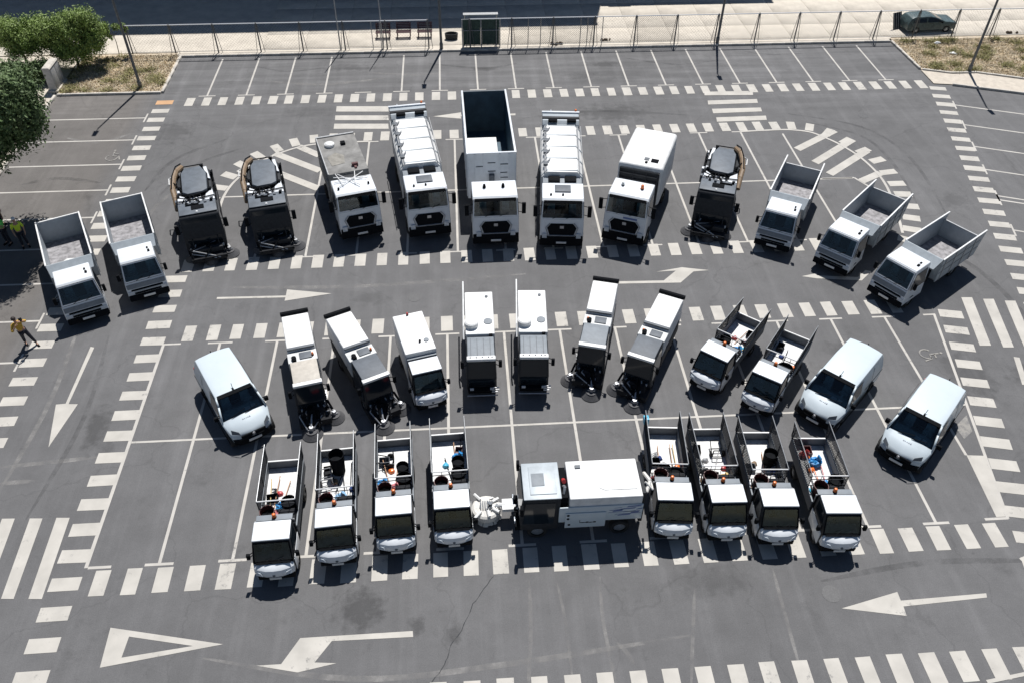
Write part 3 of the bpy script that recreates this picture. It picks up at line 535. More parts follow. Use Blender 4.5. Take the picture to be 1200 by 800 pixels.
def plant(name, label, cat, base, blobs, n, size, m, seed, trunk=None, group=None, shift=(0, 0, 0)):
    blobs = [(b[0]+shift[0], b[1]+shift[1], b[2]+shift[2], b[3], b[4], b[5]) for b in blobs]
    t = thing(name, label, cat, base, 0, group); me = leaves(blobs, n, size, seed); me.materials.append(m)
    o = bpy.data.objects.new('crown', me); C.objects.link(o); o.parent = t
    tk = MB(); r0, h = trunk or (.12, 1.5)
    tk.cyl((0, 0, 0), (.05, .05, h*.5), r0, 9, r0*.8).cyl((.05, .05, h*.5), (0, 0, h), r0*.8, 9, r0*.55)
    for b in blobs[:9]: tk.cyl((0, 0, h*.75), (b[0]*.8, b[1]*.8, b[2]), r0*.4, 6, r0*.1)
    tk.build('trunk', BARK, t); return t
def lumps(c, R, n, r, seed, flat=1):
    rn = random.Random(seed); out = []
    for _ in range(n):
        d = Vector((rn.gauss(0, 1), rn.gauss(0, 1), rn.gauss(0, 1))).normalized(); k = rn.uniform(.5, .95); s = rn.uniform(.75, 1.25)
        out.append((c[0]+d.x*R[0]*k, c[1]+d.y*R[1]*k, c[2]+d.z*R[2]*k, r*s, r*s, r*s*flat))
    return out
plant('shade_tree', 'large dark green tree at the left edge shading the hi-vis workers', 'tree', (-24.9, 38.6, .05), lumps((2.5, .3, 6.4), (1.7, 2.3, 2.3), 44, .9, 3, 1.5)+lumps((3.0, -1.6, 7.6), (1.2, 1.7, .8), 16, .8, 8, 1.2)+lumps((1.6, -3.4, 7.2), (1.6, 1.5, 1.0), 14, .9, 18, 1.1)+[(3.1, 1.0, 7.0, 1.2, 1.3, 1.2), (3.3, -.4, 7.4, 1.1, 1.2, 1.0)]+lumps((-.9, .8, 6.4), (2.5, 3.6, 1.9), 34, 1.0, 28, 1.1), 120000, .15, LEAFB, 1, (.28, 5.2))
plant('shrub', 'big bright green shrub beside the grass island at upper left', 'shrub', (-26.2, 56.8, .05), lumps((.2, .1, 2.3), (2.1, 1.3, 1.8), 54, .62, 5, 1.1), 52000, .1, LEAFA, 2, (.1, 1.2))
plant('shrub', 'lower bright green shrub at the extreme upper left corner', 'shrub', (-29.9, 57.4, .05), lumps((.6, 0, 2.0), (2.5, 1.4, 1.3), 44, .62, 6, 1), 36000, .1, LEAFA, 4, (.1, 1.0))
plant('shrub', 'dark green shrub under the bright shrubs at upper left', 'shrub', (-28.6, 54.6, .05), lumps((0, 0, .9), (1.6, 1.2, .6), 18, .5, 9, 1), 7000, .15, LEAFB, 5, (.08, .7))
plant('climber', 'sparse green climber trailing over the fence at its left end', 'climber', (-24.0, 58.8, .1), lumps((0, 0, 1.9), (1.7, .15, .25), 14, .24, 12, .9)+lumps((-.6, 0, 1.2), (.9, .1, .5), 6, .15, 13, 1.2), 2600, .12, LEAFA, 7, (.03, 1.7))
ub = thing('utility_box', 'upright grey utility box at the left end of the grass island', 'utility box', (-26.75, 54.1, .05), 0)
MB().box(-.24, .24, -.8, .75, .12, 1.55).build('cabinet', UTIL, ub, .02); MB().box(-.33, .36, -.95, .9, 0, .12).build('plinth', CONC, ub, .01)
for yy in (-.74, .0): MB().box(.245, .262, yy, yy+.7, .2, 1.45).build('door', UTIL, ub, .005)
MB().hexa([(-.28, -.85, 1.552), (.28, -.85, 1.552), (.28, .8, 1.552), (-.28, .8, 1.552)], [(-.2, -.8, 1.64), (.2, -.8, 1.64), (.2, .75, 1.64), (-.2, .75, 1.64)]).build('lid', KERB, ub, .01)

# ------------------------------------------------------------------ vehicle pieces (front of every vehicle faces -Y, x=0 is its centre line)
def fplate(name, m, par, xb, xt, pt, pb, t=.012, off=.004, bevel=0, x0b=None, x0t=None):
    x0b = -xb if x0b is None else x0b; x0t = -xt if x0t is None else x0t
    d = Vector((0, pt[0]-pb[0], pt[1]-pb[1])).normalized(); n = Vector((0, -d.z, d.y))*off
    q = [Vector((x0b, *pb))+n, Vector((xb, *pb))+n, Vector((xt, *pt))+n, Vector((x0t, *pt))+n]
    return MB().plate(q, t).build(name, m, par, bevel)
def splate(name, m, par, s, pts, wf, t=.012, off=.004, bevel=0):
    q = [(s*(wf(z)+off), y, z) for y, z in pts]
    if s < 0: q = q[::-1]
    return MB().plate(q, t).build(name, m, par, bevel)
def cockpit(par, w, yb, zb, yt, zt, steer=-1, paper=False):
    DASH, SEAT = (DASHV, SEATV) if paper else (DASH_, SEAT_)
    MB().hexa([(-w/2, yb+.03, zb-.2), (w/2, yb+.03, zb-.2), (w/2, yb+.5, zb-.2), (-w/2, yb+.5, zb-.2)], [(-w/2, yb+.03, zb-.05), (w/2, yb+.03, zb-.05), (w/2, yb+.45, zb+.02), (-w/2, yb+.45, zb+.02)]).build('dashboard', DASH, par, .01)
    q = MB(); c = (steer*w*.27, yb+.6, zb+.08); pts = [(c[0]+.17*math.cos(a), c[1]-.05*math.sin(a), c[2]+.15*math.sin(a)) for a in [i*math.pi/6 for i in range(13)]]
    q.tube(pts, .02, 5).cyl(c, (c[0], c[1]-.25, c[2]-.08), .03, 6).tube([pts[0], c, pts[6]], .018, 4).build('steering_wheel', DASH, par)
    for x in (-w*.27, w*.27):
        o = MB().hexa([(x-.2, yb+.95, zb-.35), (x+.2, yb+.95, zb-.35), (x+.2, yb+1.08, zb-.35), (x-.2, yb+1.08, zb-.35)], [(x-.17, yb+1.02, zt-.42), (x+.17, yb+1.02, zt-.42), (x+.17, yb+1.13, zt-.42), (x-.17, yb+1.13, zt-.42)]).build('seat_back', SEAT, par, .03)
        MB().box(x-.11, x+.11, yb+1.03, yb+1.11, zt-.41, zt-.25).build('headrest', SEAT, o, .02)
        MB().box(x-.2, x+.2, yb+.62, yb+1.0, zb-.42, zb-.3).build('seat_cushion', SEAT, o, .03)
    MB().box(-w/2, w/2, yb+1.2, yb+1.22, zb-.5, zt-.1).build('cab_lining', DARK, par)
    if paper: MB().plate([(.1, yb+.12, zb-.02), (.32, yb+.10, zb-.02), (.34, yb+.26, zb+.01), (.12, yb+.28, zb+.01)], .008).plate([(.38, yb+.16, zb-.02), (.55, yb+.14, zb-.02), (.56, yb+.28, zb+.01), (.4, yb+.3, zb+.01)], .008).build('paper_sheet', PAPER, par)
def screen(par, wt, wb, pt, pb, fm, m=.05, off=.0):
    d = Vector((0, pt[0]-pb[0], pt[1]-pb[1])); L = d.length; d /= L; n = Vector((0, -d.z, d.y))
    def P(u, v, o): x = (wb+(wt-wb)*v)/2*u; return Vector((x, pb[0], pb[1]))+d*L*v+n*o
    k = m/L; e = 1-m/(wb/2); fr = MB()
    for (a, b, c, g_) in [((-1, 0), (1, 0), (e, k), (-e, k)), ((-e, 1-k), (e, 1-k), (1, 1), (-1, 1)), ((-1, 0), (-e, k), (-e, 1-k), (-1, 1)), ((e, k), (1, 0), (1, 1), (e, 1-k))]:
        fr.hexa([P(*a, -.02), P(*b, -.02), P(*c, -.02), P(*g_, -.02)], [P(*a, .012), P(*b, .012), P(*c, .012), P(*g_, .012)])
    fr.build('windscreen_frame', fm, par)
    MB().hexa([P(-e-.01, k*.8, -.004), P(e+.01, k*.8, -.004), P(e+.01, 1-k*.8, -.004), P(-e-.01, 1-k*.8, -.004)], [P(-e-.01, k*.8, .004), P(e+.01, k*.8, .004), P(e+.01, 1-k*.8, .004), P(-e-.01, 1-k*.8, .004)]).build('windscreen', CLEAR, par)
def lin(w0, z0, w1, z1): return lambda z: (w0+(w1-w0)*max(0, min(1, (z-z0)/(z1-z0))))/2
WM = {}
def wheel(par, x, y, r, wd):
    k = (r, wd)
    if k not in WM:
        t = MB(); n = 18
        prof = [(-wd/2, r*.62), (-wd/2, r*.93), (-wd/2*.7, r), (wd/2*.7, r), (wd/2, r*.93), (wd/2, r*.62)]
        vs = [(px, pr*math.cos(2*math.pi*i/n), pr*math.sin(2*math.pi*i/n)) for i in range(n) for px, pr in prof]; K = len(prof)
        t.add(vs, [(i*K+j, i*K+j+1, ((i+1) % n)*K+j+1, ((i+1) % n)*K+j) for i in range(n) for j in range(K-1)])
        rm_ = MB().cyl((-wd*.3, 0, 0), (wd*.3, 0, 0), r*.64, 14).cyl((-wd*.42, 0, 0), (wd*.42, 0, 0), r*.22, 8)
        for i in range(5):
            a = 2*math.pi*i/5; rm_.cyl((wd*.3, r*.4*math.cos(a), r*.4*math.sin(a)), (wd*.36, r*.4*math.cos(a), r*.4*math.sin(a)), r*.09, 6)
        WM[k] = (t.mesh('wheel', TYRE), rm_.mesh('rim', RIM))
    a, b = WM[k]
    o = bpy.data.objects.new('wheel', a); C.objects.link(o); o.parent = par; o.location = (x, y, r)
    q = bpy.data.objects.new('rim', b); C.objects.link(q); q.parent = o
    if x < 0: q.rotation_euler = (0, 0, math.pi)
def mirror(par, s, x, y, z, h=.45, arm=.2, wd=.2):
    o = MB().box(min(x, x+s*wd), max(x, x+s*wd), y-.06, y+.05, z-h/2, z+h/2).build('mirror', DARK, par, .02)
    MB().tube([(x-s*arm, y+.12, z+h/2-.05), (x+s*.05, y, z+h/2-.05), (x+s*.05, y, z-h/2+.05), (x-s*arm, y+.12, z-h/2+.05)], .018, 5).build('mirror_arm', DARK, par)
def beacon(par, x, y, z, m=ORANGE, r=.075, h=.16):
    o = MB().cyl((x, y, z-.02), (x, y, z+.05), r*1.1, 10).build('beacon', DARK, par)
    MB().cyl((x, y, z+.05), (x, y, z+h), r, 10, r*.8).dome((x, y, z+h), r*.8, r*.8, r*.4, 10, 3).build('beacon_lens', m, o)
def plateno(par, y, z, x=0, w2=.26): MB().box(x-w2, x+w2, y-.02, y, z, z+.11).build('number_plate', PLATE, par)
def wiper(par, wb, pt, pb):
    for x in (-wb*.55, wb*.2): MB().cyl((x, pb[0]-.03, pb[1]+.03), (x+wb*.5, pb[0]*.8+pt[0]*.2-.025, pb[1]*.8+pt[1]*.2+.0), .012, 4).build('wiper', DARK, par)

def big_cab(par, wb=2.2, wt=2.08, zr=2.9, extras=True):
    wf = lin(wb, 1.6, wt, zr)
    MB().shell([(.04, zr), (-.1, zr-.1), (-.33, 1.86), (-.42, 1.05), (-.42, .62), (1.35, .62), (1.42, zr-.12), (1.34, zr+.02)], wf, (1,)).build('cab', WHITE, par, .05, smooth=False, seg=3)
    screen(par, wt-.05, wb-.07, (-.115, zr-.12), (-.325, 1.87), WHITE, .06); cockpit(par, wb-.2, -.33, 1.87, -.1, zr-.1)
    fplate('sun_visor', DARK, par, wt/2-.08, wt/2-.1, (-.1, zr-.08), (-.2, zr-.2), t=.05)
    wiper(par, wb/2-.2, (-.12, zr-.16), (-.34, 1.9))
    gq = [(-.55, 1.62), (.55, 1.62), (.74, 1.38), (.62, .98), (-.62, .98), (-.74, 1.38)]
    G = [Vector((x, -.355-(1.62-z)*.1, z)) for x, z in gq]
    MB().plate(G, -.03 if (G[1]-G[0]).cross(G[-1]-G[0]).y > 0 else .03).build('grille', DARK, par)
    gr = [(x*1.1, (z-1.3)*1.12+1.3) for x, z in gq]; fr = MB()
    for i in range(6):
        a, b = gr[i], gr[(i+1) % 6]
        if i in (0,): continue
        fr.cyl((a[0], -.385-(1.62-a[1])*.1, a[1]), (b[0], -.385-(1.62-b[1])*.1, b[1]), .025, 5)
    fr.build('grille_surround', STEEL, par)
    MB().poly([(-.1, -.42), (0, -.425), (.1, -.42), (0, -.415)], 1.36, 1.52).build('emblem', RIM, par)
    MB().hexa([(-wb/2, -.5, .36), (wb/2, -.5, .36), (wb/2, -.1, .36), (-wb/2, -.1, .36)], [(-wb/2+.02, -.46, .92), (wb/2-.02, -.46, .92), (wb/2-.02, -.1, .92), (-wb/2+.02, -.1, .92)]).build('bumper', DARK, par, .03)
    for s in (-1, 1):
        MB().box(min(s*.74, s*.99), max(s*.74, s*.99), -.485, -.44, .8, 1.08).build('headlamp', LENS, par, .02)
        splate('side_window', GLASS, par, s, [(.08, 1.78), (1.02, 1.72), (1.06, 2.55), (.16, 2.6)], wf)
        splate('door_panel_line', DARK, par, s, [(1.08, .8), (1.1, .8), (1.13, 2.6), (1.11, 2.6)], wf, t=.004)
        MB().box(min(s*(wb/2+.005), s*(wb/2+.03)), max(s*(wb/2+.005), s*(wb/2+.03)), .8, .96, 1.5, 1.54).build('door_handle', DARK, par)
        MB().box(min(s*(wb/2-.3), s*(wb/2+.0)), max(s*(wb/2-.3), s*(wb/2)), .5, 1.0, .35, .6).build('step', DARK, par)
        mirror(par, s, s*(wb/2+.16), -.12, 2.2, .62, .22)
    plateno(par, -.505, .5)
def wheels4(par, ys, hw, r, wd):
    for y in ys:
        for s in (-1, 1): wheel(par, s*hw, y, r, wd)
def chassis(par, y0, y1, hw=.42, z0=.45, z1=.72):
    q = MB()
    for s in (-1, 1): q.box(min(s*hw, s*(hw-.09)), max(s*hw, s*(hw-.09)), y0, y1, z0, z1)
    n = int((y1-y0)/1.1)
    for i in range(n+1): y = y0+(y1-y0-.1)*i/n; q.box(-hw+.09, hw-.09, y, y+.1, z0+.04, z1-.04)
    q.build('chassis', CHAS, par)
def rearlights(par, y, hw, z):
    for s in (-1, 1): MB().box(min(s*hw, s*(hw-.3)), max(s*hw, s*(hw-.3)), y, y+.04, z, z+.13).build('tail_lamp', TAIL, par)

# --- rear-loading refuse trucks
def refuse():
    t = thing('refuse_truck', '', 'truck', group='rear-loading refuse trucks in the back row')
    big_cab(t); chassis(t, 1.4, 7.6); wheels4(t, (.45, 5.6), 1.0, .46, .3)
    HW = 1.08; prof = [(-1, .95), (-1.0, 2.7), (-.72, 3.05), (.72, 3.05), (1.0, 2.7), (1, .95)]
    vs = [(x*HW, y, z) for y in (2.2, 7.1) for x, z in prof]; n = len(prof)
    MB().add(vs, [tuple(range(n)), tuple(range(2*n-1, n-1, -1))]+[(i, (i+1) % n, n+(i+1) % n, n+i) for i in range(n)]).build('hopper_body', HULL, t, .04)
    for y in (2.3, 3.5, 4.7, 5.9, 6.95):
        r = MB()
        for (x0, z0), (x1, z1) in zip(prof, prof[1:]): r.hexa([(x0*HW*1.02, y, z0), (x0*HW*1.02, y+.09, z0), (x0*HW, y+.09, z0-.01), (x0*HW, y, z0-.01)], [(x1*HW*1.02, y, z1+.035), (x1*HW*1.02, y+.09, z1+.035), (x1*HW, y+.09, z1), (x1*HW, y, z1)])
        r.build('body_rib', ALU, t)
    MB().box(-1.0, 1.0, 1.62, 2.15, 1.0, 2.75).build('front_bulkhead', LGREY, t, .03)
    for x in (-.72, .12): MB().box(x, x+.6, 1.66, 2.12, 2.76, 2.86).build('vent_hatch', DARK, t, .02)
    MB().box(-.4, .4, .5, 1.1, 2.93, 2.97).build('roof_hatch', MGREY, t, .01)
    p = MB()
    for x in (-.82, -.9, .9): p.tube([(x, 2.2, 3.0), (x, 6.9, 3.05)], .03)
    for y in (2.9, 3.9, 5.1, 6.2): p.tube([(-.92, y, 3.0), (-.72, y+.2, 3.16), (-.62, y+.5, 3.1)], .03)
    p.build('hydraulic_pipe', STEEL, t)
    for y in (2.8, 4.0, 5.2, 6.3): MB().box(-.98, -.74, y, y+.28, 3.0, 3.12).build('valve_box', MGREY, t, .01)
    w_ = MB()
    w_.add([(-1.02, 7.1, .8), (1.02, 7.1, .8), (1.02, 7.1, 3.0), (-1.02, 7.1, 3.0), (-1.02, 8.7, .95), (1.02, 8.7, .95), (1.02, 8.55, 2.2), (-1.02, 8.55, 2.2), (-1.02, 8.2, 3.18), (1.02, 8.2, 3.18), (-1.02, 7.35, 3.2), (1.02, 7.35, 3.2)],
           [(0, 1, 5, 4), (4, 5, 6, 7), (7, 6, 9, 8), (8, 9, 11, 10), (10, 11, 2, 3), (0, 3, 10, 8, 7, 4), (1, 5, 6, 9, 11, 2), (0, 1, 2, 3)])
    w_.build('tail_hopper', ALU, t, .03)
    MB().box(-1.04, 1.04, 7.45, 7.65, 3.19, 3.26).build('tail_crossbar', DSTEEL, t, .01); MB().box(-1.06, 1.06, 8.12, 8.25, 3.15, 3.27).build('tail_top_rail', WHITE, t, .01)
    [MB().box(a, a+.5, 7.12, 7.4, 3.16, 3.28).build('hinge_block', DARK, t, .01) for a in (-.7, .35)]
    for x in (-.6, .0): beacon(t, x, .25, 2.9, DARK, .05, .1)
    beacon(t, .85, 8.3, 3.18); beacon(t, -.55, 8.3, 3.18, WHITE, .05, .1); rearlights(t, 8.7, 1.0, 1.0)
    [MB().box(a, a+.18, 2.3, 5.0, .5, .9).build('side_guard', DARK, t, .02) for a in (-1.08, .9)]
    for s in (-1, 1): MB().tube([(s*1.08, 2.2, 2.95), (s*1.12, 4.5, 2.72), (s*1.1, 7.1, 2.95)], .02).build('side_rail', STEEL, t)
    return t
rf = refuse(); rf.location = (-1.8, 35.95, 0); rf.rotation_euler = (0, 0, rad(8.2)); rf['label'] = 'white refuse truck turned slightly, left of the tall dark container truck'
dup(rf, 'white refuse truck standing straight, right of the tall dark container truck', (4.98, 34.65, 0), -5.2)

# --- container (hook-lift) truck
t = thing('container_truck', 'truck with a tall open-topped dark-lined container, middle of the back row', 'truck', (1.62, 35.05, 0), 1.0)
big_cab(t, 2.36, 2.26); chassis(t, 1.4, 9.2); wheels4(t, (.45, 5.9, 7.2), 1.05, .48, .3)
x0, y0, y1, zb, zt = 1.27, 2.75, 9.7, 1.0, 3.68
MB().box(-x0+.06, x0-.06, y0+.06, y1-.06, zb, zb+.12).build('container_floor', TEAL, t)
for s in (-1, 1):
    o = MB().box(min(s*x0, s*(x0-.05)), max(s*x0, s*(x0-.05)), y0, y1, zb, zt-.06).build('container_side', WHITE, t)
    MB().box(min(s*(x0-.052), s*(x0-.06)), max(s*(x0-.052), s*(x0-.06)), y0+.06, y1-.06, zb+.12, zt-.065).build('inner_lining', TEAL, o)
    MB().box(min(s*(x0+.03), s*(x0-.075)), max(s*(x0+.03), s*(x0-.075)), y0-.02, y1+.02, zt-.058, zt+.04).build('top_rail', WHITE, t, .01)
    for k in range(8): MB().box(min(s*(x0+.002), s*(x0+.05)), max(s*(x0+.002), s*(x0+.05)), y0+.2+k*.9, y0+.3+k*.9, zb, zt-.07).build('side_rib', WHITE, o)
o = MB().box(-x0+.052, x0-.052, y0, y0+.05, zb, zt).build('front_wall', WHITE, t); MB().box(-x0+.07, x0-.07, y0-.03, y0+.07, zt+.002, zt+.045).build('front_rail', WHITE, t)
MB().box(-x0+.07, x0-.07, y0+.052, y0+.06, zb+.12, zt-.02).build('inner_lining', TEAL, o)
for x in (-.85, -.42, .42, .9): MB().box(x-.03, x+.03, y0-.05, y0-.002, zb, zt-.05).build('wall_post', WHITE, t)
for x, z in ((-.62, 2.9), (.0, 3.1), (.0, 2.6), (.62, 2.5), (.66, 3.0), (.66, 2.2)): MB().box(x-.2, x+.2, y0-.03, y0-.002, z, z+.04).build('wall_step', MGREY, t)
MB().box(-.14, .14, y0-.25, y0-.052, 1.9, 2.5).build('hook_frame', MGREY, t, .02)
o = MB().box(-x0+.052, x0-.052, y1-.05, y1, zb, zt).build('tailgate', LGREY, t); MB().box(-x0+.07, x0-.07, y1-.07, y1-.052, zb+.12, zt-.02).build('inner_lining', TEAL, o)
MB().box(-x0+.07, .45, y0+.07, y0+3.1, zb+.13, 2.85).build('inner_platform', HULL, t, .03)
for x in (-.36, -.26, .35): MB().box(x-.02, x+.02, y0+.1, y0+3.0, 2.852, 2.88).build('platform_rib', DULLW, t)
for x in (-.5, .45): beacon(t, x, .75, 2.93, DARK, .08, .16)
rearlights(t, y1, 1.0, .8)

# --- box truck
t = thing('box_truck', 'white box-bodied truck turned left, right of the second refuse truck', 'truck', (8.3, 34.75, 0), -23.3)
big_cab(t, 2.2, 2.06); chassis(t, 1.4, 6.0); wheels4(t, (.45, 4.4), 1.0, .44, .3)
MB().box(-1.18, 1.18, 2.35, 6.3, .95, 3.25).build('box_body', HULL, t, .24, seg=6)
MB().box(-1.05, 1.05, 2.2, 2.36, 1.0, 3.0).build('roller_frame', DSTEEL, t, .02)
f = MB()
for z in (2.5, 2.8, 3.08): f.cyl((-1.02, 2.12, z), (1.02, 2.12, z), .035, 6)
for x in (-1.0, -.3, .4, 1.0): f.cyl((x, 2.12, 1.0), (x, 2.12, 3.08), .03, 6)
f.build('rack_frame', DSTEEL, t)
MB().box(-.9, .5, 1.5, 2.1, 1.0, 1.9).build('engine_cover', DULLW, t, .04)
MB().box(.42, .8, 2.85, 3.15, 3.252, 3.3).build('roof_vent', DARK, t, .01); MB().box(.05, .3, 2.95, 3.2, 3.252, 3.28).build('roof_pad', MGREY, t); MB().box(.15, .28, 2.65, 2.8, 3.252, 3.3).build('roof_box', DARK, t)
beacon(t, .5, .75, 2.9, r=.09, h=.22); beacon(t, -.5, .75, 2.9, DULLW, .08, .18); rearlights(t, 6.3, 1.0, 1.0)
MB().hexa([(-.1, -.372, 1.7), (.62, -.372, 1.7), (.62, -.366, 1.7), (-.1, -.366, 1.7)], [(-.1, -.36, 1.8), (.62, -.36, 1.8), (.62, -.354, 1.8), (-.1, -.354, 1.8)]).build('front_lettering', BLUEP, t)

# --- platform truck with a flat grey deck
t = thing('platform_truck', 'white cab truck with flat grey deck carrying a round vent and a red part', 'truck', (-5.35, 36.05, 0), 15.5)
big_cab(t, 2.18, 2.08, 2.75); chassis(t, 1.4, 5.6); wheels4(t, (.45, 4.2), 1.0, .42, .28)
MB().box(-1.07, 1.07, 2.0, 5.95, .95, 2.72).build('deck_body', DECK, t, .04)
MB().box(-1.05, 1.05, 5.85, 5.95, 2.722, 2.78).box(-1.05, -1.0, 2.0, 5.84, 2.722, 2.76).build('deck_edge', STEEL, t)
MB().cyl((-.45, 4.9, 2.72), (-.45, 4.9, 2.86), .27, 18).dome((-.45, 4.9, 2.86), .25, .25, .08, 18, 4).build('round_vent', HULL, t); MB().box(.15, .4, 4.75, 5.05, 2.722, 2.84).build('black_hatch', DARK, t, .02)
MB().cyl((.3, 2.5, 2.82), (.62, 2.5, 2.82), .1, 12).box(.4, .52, 2.2, 2.4, 2.722, 2.8).build('red_reel', MAROON, t)
MB().poly([(-.7, 2.8), (.0, 2.9), (.1, 3.7), (-.3, 4.1), (-.8, 3.7)], 2.722, 2.735).build('dusty_patch', DECK2, t)
p = MB()
for a, b in [((-.85, 1.5, 2.85), (.75, .9, 2.95)), ((-.8, .5, 2.84), (.7, 1.6, 2.95)), ((-.6, 1.75, 2.8), (.3, .4, 2.98)), ((-.9, 1.0, 2.82), (.9, 1.15, 2.82)), ((.3, 1.8, 2.8), (.1, .6, 2.84)), ((-.7, 1.8, 2.8), (-.5, .6, 2.84))]: p.cyl((a[0], a[1], 2.83), (b[0], b[1], 2.86), .022, 6)
p.build('roof_rack_pipes', HULL, t); MB().box(-.55, .4, 1.5, 1.95, 1.2, 2.6).build('pump_block', DSTEEL, t, .02)
beacon(t, -.8, .4, 2.78, DARK, .05, .1); beacon(t, .75, .5, 2.78, DARK, .05, .1); rearlights(t, 5.95, .95, 1.0)
p = MB()
for a, b in [((-1.12, 2.1, .9), (-1.12, 2.1, 2.3)), ((-1.12, 2.5, .9), (-1.12, 2.5, 2.3))]+[((-1.12, 2.1, 1+.3*k), (-1.12, 2.5, 1+.3*k)) for k in range(5)]: p.cyl(a, b, .02, 5)
p.build('ladder', STEEL, t)

# --- large truck-mounted sweepers
def brush(par, x, y, r, m=BRISTD, z=.04, arm=None, hub=STEEL):
    q = MB(); n = 34
    for i in range(n):
        a = 2*math.pi*i/n; b = a+.2; q.add([(x+r*.55*math.cos(a), y+r*.55*math.sin(a), z+.2), (x+r*.55*math.cos(b), y+r*.55*math.sin(b), z+.2), (x+r*math.cos(b+.1), y+r*math.sin(b+.1), z), (x+r*math.cos(a+.1), y+r*math.sin(a+.1), z)], [(0, 1, 2, 3)])
    o = q.cyl((x, y, z+.08), (x, y, z+.22), r*.56, n).build('brush', m, par)
    h = MB().cyl((x, y, z+.22), (x, y, z+.42), r*.2, 10); h.cyl((x-r*.35, y, z+.25), (x+r*.35, y, z+.25), .03, 5).build('brush_hub', hub, o)
    if arm: MB().tube([(x, y, z+.38), ((x+arm[0])/2, (y+arm[1])/2, z+.62), arm], .04).build('brush_arm', hub, par)
def big_sweeper(sgn):
    t = thing('truck_sweeper', '', 'sweeper', group='large hopper sweepers in the back row')
    wf = lin(1.95, 1.3, 1.86, 2.4)
    MB().shell([(.05, 2.38), (-.03, 2.3), (-.22, 1.35), (-.26, .55), (1.15, .55), (1.18, 2.36), (1.1, 2.42)], wf).build('cab', DSTEEL, t, .04)
    fplate('windscreen', GLASS, t, .84, .8, (-.03, 2.24), (-.2, 1.3)); fplate('lower_window', GLASS, t, .8, .84, (-.22, 1.22), (-.25, .7))
    MB().box(-.9, .9, .08, 1.12, 2.421, 2.46).build('cab_roof', LIDM, t, .02); MB().box(-.3, .32, .42, .78, 2.462, 2.5).build('roof_hatch', DARK, t, .02)
    MB().box(.3*sgn-.25, .3*sgn+.4, .82, .9, 2.463, 2.53).build('wiper_motor', DARK, t, .01); MB().dome((-.05, .2, 2.46), .07, .07, .06, 10, 3).build('roof_sensor', HULL, t)
    for s in (-1, 1):
        splate('side_window', GLASS, t, s, [(.0, 1.2), (1.02, 1.2), (1.04, 2.2), (.12, 2.22)], wf); mirror(t, s, s*1.06, -.12, 1.8, .5, .16)
        MB().box(min(s*.98, s*.8), max(s*.98, s*.8), 1.5, 4.3, .55, 1.5).build('side_locker', DSTEEL, t, .03)
    MB().poly([(-.92, 1.2), (.92, 1.2), (.84, 2.2), (.88, 4.3), (.62, 4.6), (-.55, 4.6), (-.85, 3.6), (-.9, 2.0)], 1.0, 2.3).build('body', DSTEEL, t, .06)
    for pl in ([(-.9, 1.25), (-.35, 1.25), (-.5, 1.75), (-.88, 2.1)], [(.9, 1.25), (.4, 1.25), (.5, 1.8), (.84, 2.2)], [(.84*-sgn, 3.2), (.7*-sgn, 3.3), (.56*-sgn, 4.5), (.74*-sgn, 4.5)], [(-.3, 1.25), (.3, 1.25), (.3, 1.62), (-.3, 1.62)]): MB().poly(pl, 2.302, 2.40).build('corner_panel', WHITE, t, .02)
    q = MB()
    for a, b in (((-.9, 1.3, 2.45), (.9, 1.5, 2.45)), ((sgn*.6, 2.2, 2.5), (sgn*.95, 3.0, 2.6)), ((-sgn*.95, 1.4, 2.2), (-sgn*.98, 4.2, 2.3)), ((-.6, 4.6, 2.5), (.6, 4.6, 2.5))): q.cyl(a, b, .03, 6)
    q.build('frame_tube', DARK, t)
    for k in range(6): MB().box(-.85+.3*k, -.72+.3*k, .9+.05*(k % 2), 1.1, 2.2, 2.47+.05*(k % 3)).build('bracket', DARK if k % 2 else MGREY, t, .01)
    lid = [(-.7, 2.0), (-.42, 1.75), (.42, 1.82), (.72, 2.0), (.78, 3.8), (.52, 4.52), (-.42, 4.52), (-.66, 4.0)]
    lid = [(x*-sgn*.9, 3.1+(y-3.1)*.93) for x, y in lid]
    cr2 = random.Random(5)
    for k in range(16):
        px_, py_ = cr2.choice((-1, 1))*cr2.uniform(.72, 1.0), cr2.uniform(1.3, 4.4); MB().box(px_-.06, px_+.06, py_-.1, py_+.1, 1.9, cr2.uniform(2.2, 2.5)).build('side_fitting', (DARK, DARK, MGREY, WHITE)[k % 4], t, .01)
    for k in range(5): MB().tube([(cr2.uniform(-.9, .9), 1.2, 2.45), (cr2.uniform(-.9, .9), 1.6, 2.55), (cr2.choice((-.9, .9)), 2.2, 2.35)], .03, 5).build('cable', DARK, t)
    for k in range(7): MB().tube([(cr2.uniform(-.8, .8), -.3, .9), (cr2.uniform(-.9, .9), -.7, cr2.uniform(.6, .9)), (cr2.uniform(-.9, .9), -1.0, .4)], .035, 5).build('front_hose', (DARK, STEEL)[k % 4 == 0], t)
    lb = MB(); zz = lambda y: 2.5+.05*(y-1.75)/2.8
    n = len(lid); lb.add([(x, y, 2.325) for x, y in lid]+[(x*.94, 3.1+(y-3.1)*.95, zz(y)) for x, y in lid], [tuple(range(n)), tuple(range(2*n-1, n-1, -1))]+[(i, (i+1) % n, n+(i+1) % n, n+i) for i in range(n)])
    lb.build('hopper_lid', LIDM, t, .02)
    e = MB()
    for i in range(n):
        a, b = lid[i], lid[(i+1) % n]; e.cyl((a[0], a[1], 2.36), (b[0], b[1], 2.36), .055, 6)
    e.build('lid_seal', DARK, t)
    for x, y in ((.72*-sgn, 2.15), (-.5, 4.55), (.5, 4.55), (-.72*-sgn, 2.6)): MB().box(x-.09, x+.09, y-.07, y+.07, 2.36, 2.52).build('lid_latch', DARK, t, .01)
